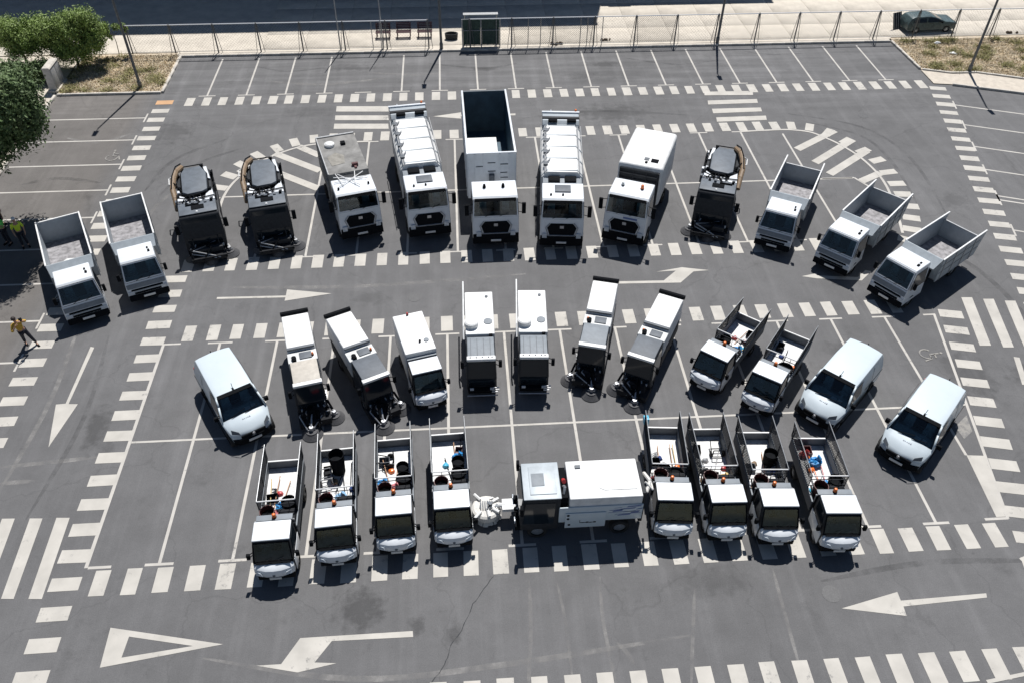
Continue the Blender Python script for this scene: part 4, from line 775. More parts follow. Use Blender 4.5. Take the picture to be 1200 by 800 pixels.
    s = sgn; hs = MB().tube([(s*.5, 4.6, 2.5), (s*.78, 4.0, 2.62), (s*.95, 3.4, 2.55), (s*1.06, 2.7, 2.4), (s*1.02, 2.1, 2.2), (s*1.0, 1.5, 1.9)], .14, 9); hs.build('suction_hose', HOSE, t)
    MB().tube([(s*.5, 4.7, 2.66), (s*.75, 4.3, 2.76), (s*.98, 3.5, 2.7), (s*1.1, 2.6, 2.5)], .035, 6).build('boom_tube', DARK, t)
    MB().tube([(s*.9, 3.9, 2.5), (s*1.2, 3.9, 2.35), (s*1.22, 3.4, 2.3), (s*.95, 3.2, 2.4)], .03, 5).build('handle_rail', HULL, t)
    MB().box(-.6, .6, 4.61, 4.75, .9, 2.3).build('rear_door', DSTEEL, t, .02)
    chassis(t, 0, 4.5, .4, .4, .6); wheels4(t, (.35, 3.4), .8, .36, .26)
    MB().box(-.95, .95, -.34, .05, .3, .58).build('bumper', DARK, t, .03)
    MB().box(-.85, .85, -1.0, -.3, .28, .5).build('suction_mouth', CHAS, t, .02); MB().box(-.75, .75, -.7, -.36, .55, .82).cyl((-.6, -.5, .7), (-.6, -.3, 1.2), .03, 5).cyl((.6, -.5, .7), (.6, -.3, 1.2), .03, 5).build('front_frame', DSTEEL, t, .01)  # dark nose and frame added to deepen the shadow ahead of the cab
    brush(t, -s*1.0, -.35, .45, arm=(-s*.8, .3, .6)); brush(t, .05, -.75, .34, arm=(0, -.35, .6)); brush(t, s*.85, -.2, .36, arm=(s*.6, .3, .6))
    for x in (-.7, .7): MB().box(x-.12, x+.12, -.37, -.33, .6, .76).build('headlamp', LENS, t, .01)
    return t
b1_ = big_sweeper(-1); b1_.location = (-13.0, 34.95, 0); b1_.rotation_euler = (0, 0, rad(16)); b1_['label'] = 'black-fronted hopper sweeper at the left of the back row, nearest the two tippers'
dup(b1_, 'black-fronted hopper sweeper second in the back row, left of the platform truck', (-9.7, 35.45, 0), 13)
b3_ = big_sweeper(1); b3_.location = (13.0, 35.45, 0); b3_.rotation_euler = (0, 0, rad(-20.8)); b3_['label'] = 'hopper sweeper with its hose on the right, right of the white box truck'

# --- tippers
def tipper(openrear=False, fl=FLOORG, L=3.9):
    t = thing('tipper_truck', '', 'tipper', group='small aluminium-sided tippers')
    wf = lin(1.82, 1.2, 1.56, 2.2)
    MB().shell([(.04, 2.2), (-.05, 2.12), (-.42, 1.28), (-.5, .95), (-.5, .42), (1.15, .42), (1.2, 2.12), (1.12, 2.22)], wf, (1,)).build('cab', WHITE, t, .045, seg=3)
    screen(t, 1.54, 1.74, (-.06, 2.1), (-.41, 1.3), WHITE, .05); cockpit(t, 1.6, -.42, 1.28, -.05, 2.15); wiper(t, .7, (-.06, 2.1), (-.44, 1.3))
    fplate('front_fascia', LGREY, t, .86, .86, (-.45, 1.2), (-.5, .97), t=.012); fplate('upper_grille', DARK, t, .72, .7, (-.5, .93), (-.5, .84), t=.02); fplate('chrome_strip', ALU, t, .8, .8, (-.5, .82), (-.5, .78), t=.02); fplate('lower_grille', DARK, t, .6, .62, (-.5, .74), (-.5, .64), t=.015)
    MB().hexa([(-.9, -.6, .32), (.9, -.6, .32), (.9, -.2, .32), (-.9, -.2, .32)], [(-.9, -.54, .62), (.9, -.54, .62), (.9, -.2, .62), (-.9, -.2, .62)]).build('bumper', DARK, t, .04)  # bumper coloured dark to stand for the shade under the nose
    for s in (-1, 1):
        MB().box(min(s*.6, s*.88), max(s*.6, s*.88), -.53, -.49, .66, .84).build('headlamp', LENS, t, .02)
        splate('side_window', GLASS, t, s, [(-.22, 1.22), (.95, 1.2), (.98, 1.98), (.08, 1.98)], wf); mirror(t, s, s*.98, -.2, 1.55, .36, .12, .14)
    MB().box(.52, .62, .35, .5, 2.2, 2.26).box(.5, .58, .62, .74, 2.2, 2.25).build('roof_lamp', DARK, t, .005)
    plateno(t, -.61, .45); chassis(t, 1.1, 5.5, .36, .42, .62); wheels4(t, (.25, 4.1), .78, .35, .24)
    a, b = 1.95, 1.95+L; hw = 1.02; zf, zt = .85, 2.08
    MB().box(-hw+.05, hw-.05, a+.05, b-.05, zf-.08, zf).build('bed_floor', fl, t)
    for s in (-1, 1):
        o = MB().box(min(s*hw, s*(hw-.045)), max(s*hw, s*(hw-.045)), a, b, zf-.1, zt-.04).build('bed_side', ALU, t)
        MB().box(min(s*(hw+.015), s*(hw-.055)), max(s*(hw+.015), s*(hw-.055)), a-.01, b+(.02 if not openrear else .35), zt-.038, zt+.02).build('top_rail', HULL, o, .008)
        for k in range(4): MB().box(min(s*(hw+.002), s*(hw+.03)), max(s*(hw+.002), s*(hw+.03)), a+.3+k*L/4, a+.36+k*L/4, zf-.1, zt-.04).build('side_stake', STEEL, o)
        for z in (1.25, 1.65): MB().box(min(s*(hw+.002), s*(hw+.014)), max(s*(hw+.002), s*(hw+.014)), a, b, z, z+.02).build('panel_joint', MGREY, o)
        if openrear: MB().add([(s*hw, b, zf), (s*hw, b+.35, zt-.04), (s*hw, b, zt-.04), (s*(hw-.03), b, zf), (s*(hw-.03), b+.35, zt-.04), (s*(hw-.03), b, zt-.04)], [(0, 1, 2), (5, 4, 3), (0, 3, 4, 1), (1, 4, 5, 2), (2, 5, 3, 0)]).build('side_tail', ALU, o)
    zr = zt-.3 if openrear else zt-.04
    MB().box(-hw+.05, hw-.05, b-.05, b, zf-.1, zr).build('tailgate', ALU, t); MB().box(-hw+.06, hw-.06, b-.06, b+.01, zr+.002, zr+.04).build('tailgate_rail', STEEL if openrear else HULL, t)
    # sloped headboard between bed and cab
    MB().hexa([(-hw+.05, a, zf), (hw-.05, a, zf), (hw-.05, a+.05, zf), (-hw+.05, a+.05, zf)], [(-hw+.05, a-.05, zt), (hw-.05, a-.05, zt), (hw-.05, a, zt), (-hw+.05, a, zt)]).build('headboard', ALU, t)
    MB().hexa([(-hw+.1, a-.55, 1.72), (hw-.1, a-.55, 1.72), (hw-.1, a-.52, 1.7), (-hw+.1, a-.52, 1.7)], [(-hw+.02, a-.07, zt+.01), (hw-.02, a-.07, zt+.01), (hw-.02, a-.06, zt-.02), (-hw+.02, a-.06, zt-.02)]).build('cab_guard', ALU, t)
    MB().box(-.7, .7, 1.25, 1.9, .62, 1.3).build('tool_locker', DARK, t, .03); rearlights(t, b-.02, .9, .55)
    for s in (-1, 1): MB().box(min(s*.68, s*1.0), max(s*.68, s*1.0), 3.55, 4.65, .71, .745).build('mudguard', DARK, t, .01)
    return t
tp = tipper(False); tp.location = (-17.6, 30.3, 0); tp.rotation_euler = (0, 0, rad(25.3)); tp['label'] = 'leftmost aluminium tipper, parked outermost at the left beside the photographer'
dup(tp, 'second aluminium tipper from the left, empty bed closed at the rear, beside the dashed line', (-15.2, 31.8, 0), 22.5)
tq = tipper(True, FLOORG, 3.55); tq.location = (15.98, 33.9, 0); tq.rotation_euler = (0, 0, rad(-30.2)); tq['label'] = 'open-backed tipper next to the sweeper with the hose on its right'
dup(tq, 'open-backed tipper in the middle of the three at the right of the back row', (18.5, 31.95, 0), -46)
dup(tq, 'rightmost open-backed tipper, outermost of the three at the right end', (20.35, 29.45, 0), -55.4)
def world(par, x, y, z): return par.matrix_basis @ Vector((x, y, z)) if False else Matrix.Translation(par.location) @ par.rotation_euler.to_matrix().to_4x4() @ Vector((x, y, z))
c = MB().add([(-.8, 2.2, 0), (-.1, 2.1, .06), (.6, 2.3, 0), (.55, 3.6, .05), (-.2, 3.8, .1), (-.85, 3.5, 0), (-.3, 3.0, .14), (.2, 2.9, .1)], [(0, 1, 6), (0, 6, 5), (5, 6, 4), (6, 7, 4), (6, 1, 7), (1, 2, 7), (7, 2, 3), (7, 3, 4)]).build('dust_sheet', HULL)
c.location = world(tp, 0, 0, .86); c.rotation_euler = (0, 0, rad(25.3)); tag(c, 'crumpled white dust sheet on the bed floor of the leftmost tipper', 'sheet')

# --- Small cab-over pickups with cages, small box truck
def small_cab(t, wb=1.36, wt=1.24, zr=1.86):
    wf = lin(wb, 1.1, wt, zr)
    MB().shell([(.03, zr), (-.04, zr-.06), (-.40, 1.12), (-.30, .4), (.8, .34), (.84, zr-.1), (.78, zr)], wf, (1,)).build('cab', DSTEEL, t, .03, seg=2)
    screen(t, wt-.03, wb-.05, (-.05, zr-.07), (-.39, 1.14), DARK, .035); cockpit(t, wb-.12, -.40, 1.12, -.05, zr)
    MB().box(-wt/2-.01, wt/2+.01, -.02, .76, zr-.03, zr+.03).build('cab_roof', WHITE, t, .03, seg=3)
    for s in (-1, 1): splate('door_skin', WHITE, t, s, [(-.28, .42), (.78, .42), (.8, 1.06), (-.3, 1.06)], wf, t=.015, bevel=.004)
    hd = MB(); us = [-1, -.8, -.4, 0, .4, .8, 1]; hp = [(-.38, 1.12), (-.57, 1.085), (-.69, 1.0), (-.73, .84), (-.71, .68), (-.3, .66)]; n = len(hp)
    hd.add([(u*(wb/2-.01), y+(.20*abs(u)**2.5 if -.95 < y < -.45 else 0), z-.03*u*u) for u in us for y, z in hp], [(a*n+i, a*n+(i+1) % n, (a+1)*n+(i+1) % n, (a+1)*n+i) for a in range(6) for i in range(n)]+[tuple(range(n)), tuple(range(7*n-1, 6*n-1, -1))])
    hd.build('bonnet', WHITE, t, .015)
    wiper(t, .5, (-.05, 1.8), (-.43, 1.18))
    fplate('cowl', DARK, t, wb/2-.08, wb/2-.12, (-.39, 1.15), (-.46, 1.11), t=.03)
    MB().hexa([(-wb/2+.06, -.55, .32), (wb/2-.06, -.55, .32), (wb/2-.03, -.2, .32), (-wb/2+.03, -.2, .32)], [(-wb/2+.12, -.66, .66), (wb/2-.12, -.66, .66), (wb/2-.03, -.2, .66), (-wb/2+.03, -.2, .66)]).build('bumper', DARK, t, .03)
    MB().cyl((0, -.745, .80), (0, -.70, .80), .05, 10).build('emblem', MGREY, t)
    for s in (-1, 1):
        q = [(s*.36, -.70, .80), (s*.60, -.61, .78), (s*.58, -.55, .90), (s*.42, -.66, .92)]
        q = q if s > 0 else q[::-1]; MB().plate([Vector(p)+Vector((0, -.02, .0)) for p in q], .02).build('headlamp', LENS, t)
        splate('side_window', GLASS, t, s, [(-.2, 1.12), (.62, 1.1), (.66, 1.72), (.12, 1.72)], wf); mirror(t, s, s*(wb/2+.08), -.22, 1.3, .24, .1, .12)
    plateno(t, -.66, .48, 0, .2)
WIRES = {}
def wirepanel(y0, y1, z0, z1, sp=.085, r=.012):
    k = (y0, y1, z0, z1)
    if k not in WIRES:
        q = MB(); n = round((y1-y0)/sp)
        for i in range(n+1): y = y0+(y1-y0)*i/n; q.cyl((0, y, z0), (0, y, z1), r, 3, cap=False)
        n = round((z1-z0)/sp)
        for i in range(n+1): z = z0+(z1-z0)*i/n; q.cyl((0, y0, z), (0, y1, z), r, 3, cap=False)
        WIRES[k] = q.mesh('mesh_panel', DSTEEL)
    return WIRES[k]
def pickup():
    t = thing('caged_pickup', '', 'pickup', group='small caged pickups')
    small_cab(t); chassis(t, .6, 3.9, .3, .34, .5); wheels4(t, (.12, 3.0), .6, .28, .18)
    a, b, hw = 1.0, 4.0, .68; zf, zs, zc = .72, 1.14, 1.82
    MB().box(-hw+.03, hw-.03, a, b, zf-.07, zf).build('bed_floor', FLOORW, t)
    for s in (-1, 1):
        MB().box(min(s*hw, s*(hw-.03)), max(s*hw, s*(hw-.03)), a, b, zf-.1, zs).build('bed_side', MGREY, t); MB().box(min(s*(hw+.01), s*(hw-.04)), max(s*(hw+.01), s*(hw-.04)), a, b, zs-.005, zs+.02).build('side_rail', LGREY, t)
        p = bpy.data.objects.new('mesh_panel', wirepanel(1.65, b+.12, zs+.02, zc-.02)); C.objects.link(p); p.parent = t; p.location = (s*(hw-.015), 0, 0)
        f = MB().cyl((s*(hw-.015), 1.65, zc), (s*(hw-.015), b+.22, zc), .02, 6)
        for y in (1.65, 2.85, b-.05): f.cyl((s*(hw-.015), y, zs), (s*(hw-.015), y, zc), .02, 6)
        f.cyl((s*(hw-.015), b, zs), (s*(hw-.015), b+.2, zc), .018, 6); f.build('cage_frame', DSTEEL, t)
        MB().cyl((s*(hw-.015), 1.64, zc+.03), (s*(hw-.015), b+.24, zc+.03), .016, 6).build('cage_rail', STEEL, t)
    MB().box(-hw+.03, hw-.03, b-.03, b, zf-.1, zs-.02).build('tailgate', MGREY, t); MB().box(-hw, hw, b-.04, b+.01, zs-.018, zs+.02).build('tailgate_rail', HULL, t)
    MB().cyl((-hw, 1.65, zc), (hw, 1.65, zc), .024, 6).build('cage_crossbar', HULL, t)
    MB().box(-hw+.03, hw-.03, a-.03, a, zf-.1, 1.35).build('headboard', DSTEEL, t); MB().cyl((-hw, .95, 1.62), (hw, .95, 1.62), .03, 6).cyl((-hw+.02, .95, 1.2), (-hw+.02, .95, 1.62), .025, 6).cyl((hw-.02, .95, 1.2), (hw-.02, .95, 1.62), .025, 6).build('head_frame', STEEL, t)
    MB().box(-hw+.06, hw-.06, .9, 1.14, 1.66, 1.71).build('head_panel', LGREY, t, .01); MB().box(-hw+.08, hw-.08, 1.02, 1.06, 1.1, 1.65).build('mesh_bulkhead', DSTEEL, t); beacon(t, 0, 1.02, 1.71, ORANGE, .075, .17)
    MB().box(-hw+.04, hw-.04, 1.02, 1.62, zf+.002, zf+.03).build('dark_bed_front', DARK, t)  # dark panel laid over the front of the white bed floor
    q = MB()
    for z in (1.25, 1.6): q.cyl((-hw+.02, 1.66, z), (hw-.02, 1.66, z), .018, 5)
    for x in (-.3, .1, .42): q.cyl((x, 1.66, zf), (x, 1.66, zc), .012, 5)
    q.cyl((-.6, 1.05, 1.1), (-.62, 1.6, 1.35), .03, 5).cyl((.6, 1.05, 1.0), (.55, 1.6, 1.3), .04, 5); q.build('rack_bar', DSTEEL, t)
    MB().box(.02, .62, 1.12, 1.62, zf+.03, 1.3).build('tool_crate', CHAS, t, .02)
    rearlights(t, b, .62, .5); return t
PK = [(-6.93, 16.32, 2.2, 'leftmost caged pickup in the front row'), (-4.87, 16.75, 3.9, 'second caged pickup from the left in the front row'),
      (-2.83, 17.1, 2.7, 'third caged pickup from the left in the front row'), (-.8, 17.25, 2.1, 'caged pickup just left of the front brush of the long sweeper'),
      (7.09, 17.1, -5.1, 'caged pickup just behind the tail of the long sweeper'), (8.97, 16.9, -2.3, 'second caged pickup right of the long sweeper'),
      (10.75, 16.62, -3.5, 'third caged pickup right of the long sweeper'), (12.85, 16.2, -3.6, 'rightmost caged pickup in the front row'),
      (10.2, 24.2, -40.5, 'left one of two angled caged pickups in the middle row'), (12.05, 22.85, -38, 'right one of two angled caged pickups in the middle row, beside a white van')]
p0 = pickup(); PICK = []
for i, (x, y, rz, lb) in enumerate(PK):
    if i == 0: p0.location = (x, y, 0); p0.rotation_euler = (0, 0, rad(rz)); p0['label'] = lb; PICK.append(p0)
    else: PICK.append(dup(p0, lb, (x, y, 0), rz))
# loads: every bin, bag and broom is its own thing
def place(o, par, x, y, z, rz=0):
    o.location = world(par, x, y, z); o.rotation_euler = (0, 0, par.rotation_euler.z+rad(rz))
BN = {}
def bin_(par, x, y, lb, m=DARK, r=.27, h=.62, lidm=None):
    k = (m.name, r, h)
    t = thing('round_bin', lb, 'bin')
    if k not in BN:
        q = MB(); n = 16
        for i in range(n):
            a, b = 2*math.pi*i/n, 2*math.pi*(i+1)/n; c0, s0, c1, s1 = math.cos(a), math.sin(a), math.cos(b), math.sin(b)
            q.hexa([(r*.8*c0, r*.8*s0, 0), (r*.8*c1, r*.8*s1, 0), (r*.74*c1, r*.74*s1, 0), (r*.74*c0, r*.74*s0, 0)], [(r*c0, r*s0, h), (r*c1, r*s1, h), (r*.93*c1, r*.93*s1, h), (r*.93*c0, r*.93*s0, h)])
        BN[k] = (q.mesh('bin_wall', m), MB().cyl((0, 0, .02), (0, 0, h*.72), r*.78, n, r*.86).mesh('bin_contents', DARK))
    for nm, me in zip(('bin_wall', 'bin_contents'), BN[k]): o = bpy.data.objects.new(nm, me); C.objects.link(o); o.parent = t
    place(t, par, x, y, .73)
def bag(par, x, y, lb, m=BLUE, s=1, rz=0):
    q = MB(); rn = random.Random(hash((round(x, 2), round(y, 2), lb[:9])) % 999 if False else int(abs(x*100+y*37)))
    q.dome((0, 0, .12), .22, .17, .14, 14, 5, True); q.cyl((.05, 0, .22), (.12, .03, .34), .05, 7, .09)
    q.v = [(a*(1+rn.uniform(-.16, .16))*s, b*(1+rn.uniform(-.16, .16))*s, max(0, c*(1+rn.uniform(-.12, .12)))*s) for a, b, c in q.v]
    o = q.build('bag', m); tag(o, lb, 'bag'); place(o, par, x, y, .725, rz)
def broom(par, x, y, lb, rz=0, m=WOOD, head=ORANGE, L=1.5, dz=0):
    t = thing('broom', lb, 'broom'); MB().cyl((0, 0, .05), (0, L, .12), .017, 6).build('handle', m, t)
    MB().box(-.17, .17, -.07, .0, .03, .08).build('broom_block', head, t, .01); MB().hexa([(-.2, -.26, 0), (.2, -.26, 0), (.2, -.18, .0), (-.2, -.18, 0)], [(-.16, -.07, .035), (.16, -.07, .035), (.16, -.06, .07), (-.16, -.06, .07)]).build('bristles', head, t)
    place(t, par, x, y, .725+dz, rz)
def frame_(par, x, y, lb, rz=0, m=DSTEEL):
    t = thing('hand_cart', lb, 'cart'); q = MB()
    for a, b in [((-.2, 0, .05), (-.2, .6, .3)), ((.2, 0, .05), (.2, .6, .3)), ((-.2, 0, .05), (.2, 0, .05)), ((-.2, .6, .3), (.2, .6, .3)), ((-.2, .3, .18), (.2, .3, .18)), ((-.2, 0, .05), (-.2, 0, .42)), ((.2, 0, .05), (.2, 0, .42)), ((-.2, 0, .42), (.2, 0, .42))]: q.cyl(a, b, .02, 6)
    q.build('frame', m, t)
    for s in (-1, 1): MB().cyl((s*.22, .12, .12), (s*.27, .12, .12), .12, 12).build('wheel', TYRE, t)
    place(t, par, x, y, .725, rz)
P_ = PICK
nm = ['leftmost front pickup', 'second front pickup from the left', 'third front pickup from the left', 'pickup left of the long sweeper brush', 'pickup behind the long sweeper tail', 'second pickup right of the long sweeper', 'third pickup right of the long sweeper', 'rightmost front pickup', 'left angled middle-row pickup', 'right angled middle-row pickup']
for i in range(8): bin_(P_[i], -.33, 1.42, 'maroon round bin behind the cab of the '+nm[i], MAROON, .27, .82)
bin_(P_[0], .33, 1.95, 'black round bin on the right of the bed of the '+nm[0]); bag(P_[0], -.02, 2.1, 'blue bag in the middle of the bed of the '+nm[0]); broom(P_[0], -.42, 1.9, 'pale broom along the left side of the '+nm[0], 3, YEL, YEL); broom(P_[0], -.3, 2.0, 'brown broom beside the pale one in the '+nm[0], -4, WOOD, PINK); frame_(P_[0], .33, 1.15, 'dark hand cart behind the cab of the '+nm[0])
bin_(P_[1], .0, 3.25, 'tall black round bin at the rear of the '+nm[1], DARK, .3, 1.0); bag(P_[1], -.42, 1.95, 'red bag at the left of the '+nm[1], RED); bag(P_[1], .1, 1.95, 'pale blue bag beside the red one in the '+nm[1], mat('pale_blue_bag', (.25, .45, .65), .5)); broom(P_[1], .42, 2.0, 'black-handled rake at the right of the '+nm[1], -2, DARK, DARK); broom(P_[1], .25, 2.0, 'thin dark rake left of the other rake in the '+nm[1], 5, DSTEEL, DARK); bag(P_[1], .42, 1.35, 'green-blue bag behind the cab of the '+nm[1], CYAN, .8); frame_(P_[1], -.4, 2.6, 'grey cart by the tall bin in the '+nm[1], 10, STEEL)
bin_(P_[2], .35, 2.0, 'black round bin front right in the '+nm[2]); bin_(P_[2], .3, 2.6, 'black round bin mid right in the '+nm[2], DARK, .24, .5); frame_(P_[2], -.05, 3.2, 'black cart in the '+nm[2], 90, DARK); bag(P_[2], -.48, 2.15, 'blue bag on the left of the '+nm[2]); broom(P_[2], -.15, 1.8, 'orange-headed broom in the '+nm[2], 12, WOOD, ORANGE); bag(P_[2], -.02, 2.0, 'maroon bag by the orange broom in the '+nm[2], PINK, .7)
bin_(P_[3], .3, 1.95, 'black round bin front right in the '+nm[3]); bin_(P_[3], .33, 2.55, 'black round bin further back in the '+nm[3], DARK, .25, .55); bag(P_[3], .33, 3.05, 'bright blue bag at right of the '+nm[3]); broom(P_[3], .42, 2.55, 'dark broom leaning behind the blue bag in the '+nm[3], -3, DARK, DARK); broom(P_[3], .25, 2.6, 'brown broom beside the dark one in the '+nm[3], 2, WOOD, DARK, 1.2)
bin_(P_[4], .32, 1.8, 'black low round bin on the right of the '+nm[4], DARK, .3, .4); broom(P_[4], .3, 2.1, 'brown broom on the right of the '+nm[4], 0, WOOD, DARK, 1.3); broom(P_[4], .45, 2.1, 'pale broom at far right of the '+nm[4], 2, YEL, DARK, 1.3); bin_(P_[4], -.1, 1.95, 'black round bin in the middle of the '+nm[4], DARK, .24, .5)
frame_(P_[5], .35, 2.9, 'black wire cart at the rear of the '+nm[5], 0, DARK); bag(P_[5], -.2, 1.95, 'pink bag in the middle of the '+nm[5], PINK, .8); bag(P_[5], .3, 1.5, 'white and blue bag front right of the '+nm[5], mat('white_blue_bag', (.5, .6, .75), .5), .8); bag(P_[5], .38, 1.9, 'straw-coloured bag right of the '+nm[5], YEL, .8); broom(P_[5], -.3, 2.3, 'thin wire rake across the bed of the '+nm[5], 25, DSTEEL, DARK, 1.2); broom(P_[5], .1, 2.2, 'second wire rake of the '+nm[5], -20, STEEL, DARK, 1.0)
bin_(P_[6], .4, 2.8, 'black round bin at the rear right of the '+nm[6]); bag(P_[6], .3, 1.35, 'turquoise bag behind the cab of the '+nm[6], CYAN); frame_(P_[6], .4, 1.85, 'dark hand cart on the right of the '+nm[6], 5, DARK); broom(P_[6], -.52, 1.8, 'orange-handled broom down the left side of the '+nm[6], 0, ORANGE, WOOD)
bag(P_[7], .05, 3.05, 'large blue bag near the rear of the '+nm[7], BLUE, 1.2); bag(P_[7], .05, 1.95, 'blue bag near the front of the '+nm[7]); broom(P_[7], .0, 1.9, 'orange broom lying diagonally in the '+nm[7], 4, ORANGE, ORANGE); bag(P_[7], -.25, 3.45, 'red bundle against the tailgate of the '+nm[7], RED, .9); bin_(P_[7], .4, 1.85, 'black round bin on the right of the '+nm[7]); broom(P_[7], .22, 2.0, 'pink-handled broom beside the orange one in the '+nm[7], -2, PINK, WOOD, 1.3)
bin_(P_[8], -.33, 1.45, 'black round bin front left in the '+nm[8]); bag(P_[8], .3, 2.0, 'blue bag in the '+nm[8]); broom(P_[8], .45, 1.8, 'pale broom along the right side of the '+nm[8], -3, YEL, WOOD); bag(P_[8], .25, 1.35, 'pink bag behind the cab of the '+nm[8], PINK, .8); bin_(P_[8], -.3, 2.0, 'second black round bin in the '+nm[8], DARK, .25, .5); bag(P_[8], .35, 2.75, 'small red bag near the rear of the '+nm[8], RED, .5)
bin_(P_[9], -.33, 1.3, 'maroon round bin front left in the '+nm[9], MAROON); bin_(P_[9], .32, 1.55, 'large black round bin front right in the '+nm[9], DARK, .34, .6); broom(P_[9], .5, 2.1, 'dark broom along the right side of the '+nm[9], 0, DARK, DARK, 1.3)
LR = random.Random(21)
for i in range(10):
    spots = [(-.42, 2.5), (.42, 3.3), (-.1, 3.6), (-.45, 3.2)]; LR.shuffle(spots)
    lt = thing('shovel', 'steel shovel lying in the bed of the '+nm[i], 'shovel'); MB().cyl((0, 0, .05), (0, 1.1, .06), .017, 6).build('handle', DARK if i % 2 else WOOD, lt)
    MB().add([(-.1, 0, .03), (.1, 0, .03), (.11, -.2, .015), (0, -.3, .01), (-.11, -.2, .015), (0, -.1, .0)], [(0, 1, 5), (1, 2, 5), (2, 3, 5), (3, 4, 5), (4, 0, 5)]).build('blade', STEEL, lt); place(lt, P_[i], LR.uniform(-.25, .15), LR.uniform(2.0, 2.4), .735, LR.uniform(-18, 18))
    cr_ = MB()
    for a in (0, .38): cr_.box(a-.2, a-.18, -.14, .14, 0, .2)
    cr_.v = []; cr_.f = []
    cr_.box(-.2, .2, -.14, .14, 0, .015).box(-.2, .2, -.14, -.125, .016, .2).box(-.2, .2, .125, .14, .016, .2).box(-.2, -.185, -.124, .124, .016, .2).box(.185, .2, -.124, .124, .016, .2)
    x, y = spots[0]; ob = cr_.build('tool_tray', (DARK, CHAS, MGREY, MAROON)[i % 4]); tag(ob, ('black', 'black', 'grey', 'maroon')[i % 4]+' open tool tray in the bed of the '+nm[i], 'tray'); place(ob, P_[i], x*.9, y, .735, LR.uniform(-10, 10) + (90 if i % 2 else 0))
    nt_ = MB(); nr = random.Random(i)
    pts = [(nr.uniform(-.16, .16), nr.uniform(-.16, .16), nr.uniform(.02, .1)) for _ in range(14)]; nt_.tube(pts, .018, 5)
    ob = nt_.build('hose_coil', (DSTEEL, STEEL, DARK)[i % 3]); tag(ob, ('dark', 'grey', 'black')[i % 3]+' tangled hose in the bed of the '+nm[i], 'hose'); place(ob, P_[i], LR.choice((-.35, .3)), LR.uniform(1.15, 1.5) if i % 2 else LR.uniform(2.6, 3.0), .75)
CL = [('navy', mat('navy_cloth', (.03, .06, .2), .9)), ('orange', ORANGE), ('light grey', STEEL), ('bright red', RED), ('sky blue', CYAN), ('brown', HOSE)]
for i in range(10):
    for k, (x, y) in enumerate([(-.5, 1.78), (.05, 1.74), (.5, 2.35), (-.15, 2.75)]):
        cn, cm_ = CL[(i*2+k*5+i//3) % 6]; fc = MB(); fr_ = random.Random(i*7+k)
        P5 = [(fr_.uniform(.8, 1.2)*.15*math.cos(a), fr_.uniform(.8, 1.2)*.13*math.sin(a)) for a in [j*math.pi/3.5 for j in range(7)]]
        fc.add([(a, b, 0) for a, b in P5]+[(a*.7, b*.7, fr_.uniform(.06, .12)) for a, b in P5]+[(0, 0, .13)], [(j, (j+1) % 7, 7+(j+1) % 7, 7+j) for j in range(7)]+[(7+j, 7+(j+1) % 7, 14) for j in range(7)]+[tuple(range(6, -1, -1))])
        ob = fc.build('folded_cloth', cm_, None, .008); where = ('front left corner', 'front middle', 'right side', 'middle')[k]
        tag(ob, cn+' cloth, '+where+' of '+nm[i], 'cloth'); place(ob, P_[i], x, y, .73, fr_.uniform(0, 90))
jg = MB().box(-.1, .1, -.12, .12, 0, .3).cyl((0, 0, .3), (0, 0, .36), .04, 8).build('water_jug', CYAN, None, .04); jg.location = world(P_[4], -.62, 4.1, 1.3); tag(jg, 'light blue jug hung on the rear left corner of the pickup behind the long sweeper', 'jug')
mb = thing('small_box_truck', 'small white box truck left of the two washers in the middle row', 'truck', (-1.72, 23.95, 0), 14.6)
small_cab(mb, 1.36, 1.22, 1.9); chassis(mb, .6, 3.2, .3, .34, .5); wheels4(mb, (.12, 2.6), .6, .28, .18)
MB().box(-.66, .66, 1.02, 3.5, .6, 2.1).build('box_body', HULL, mb, .05, seg=3); MB().box(-.62, .62, .88, 1.01, .6, 1.9).build('bulkhead', LGREY, mb)
MB().cyl((.1, 1.6, 2.1), (.1, 1.6, 2.2), .05, 8).build('roof_nozzle', DARK, mb); MB().cyl((.38, 1.62, 2.1), (.38, 1.62, 2.14), .11, 12).build('roof_cap', LGREY, mb); beacon(mb, -.02, 3.4, 2.1, RED, .05, .12); rearlights(mb, 3.5, .55, .7)

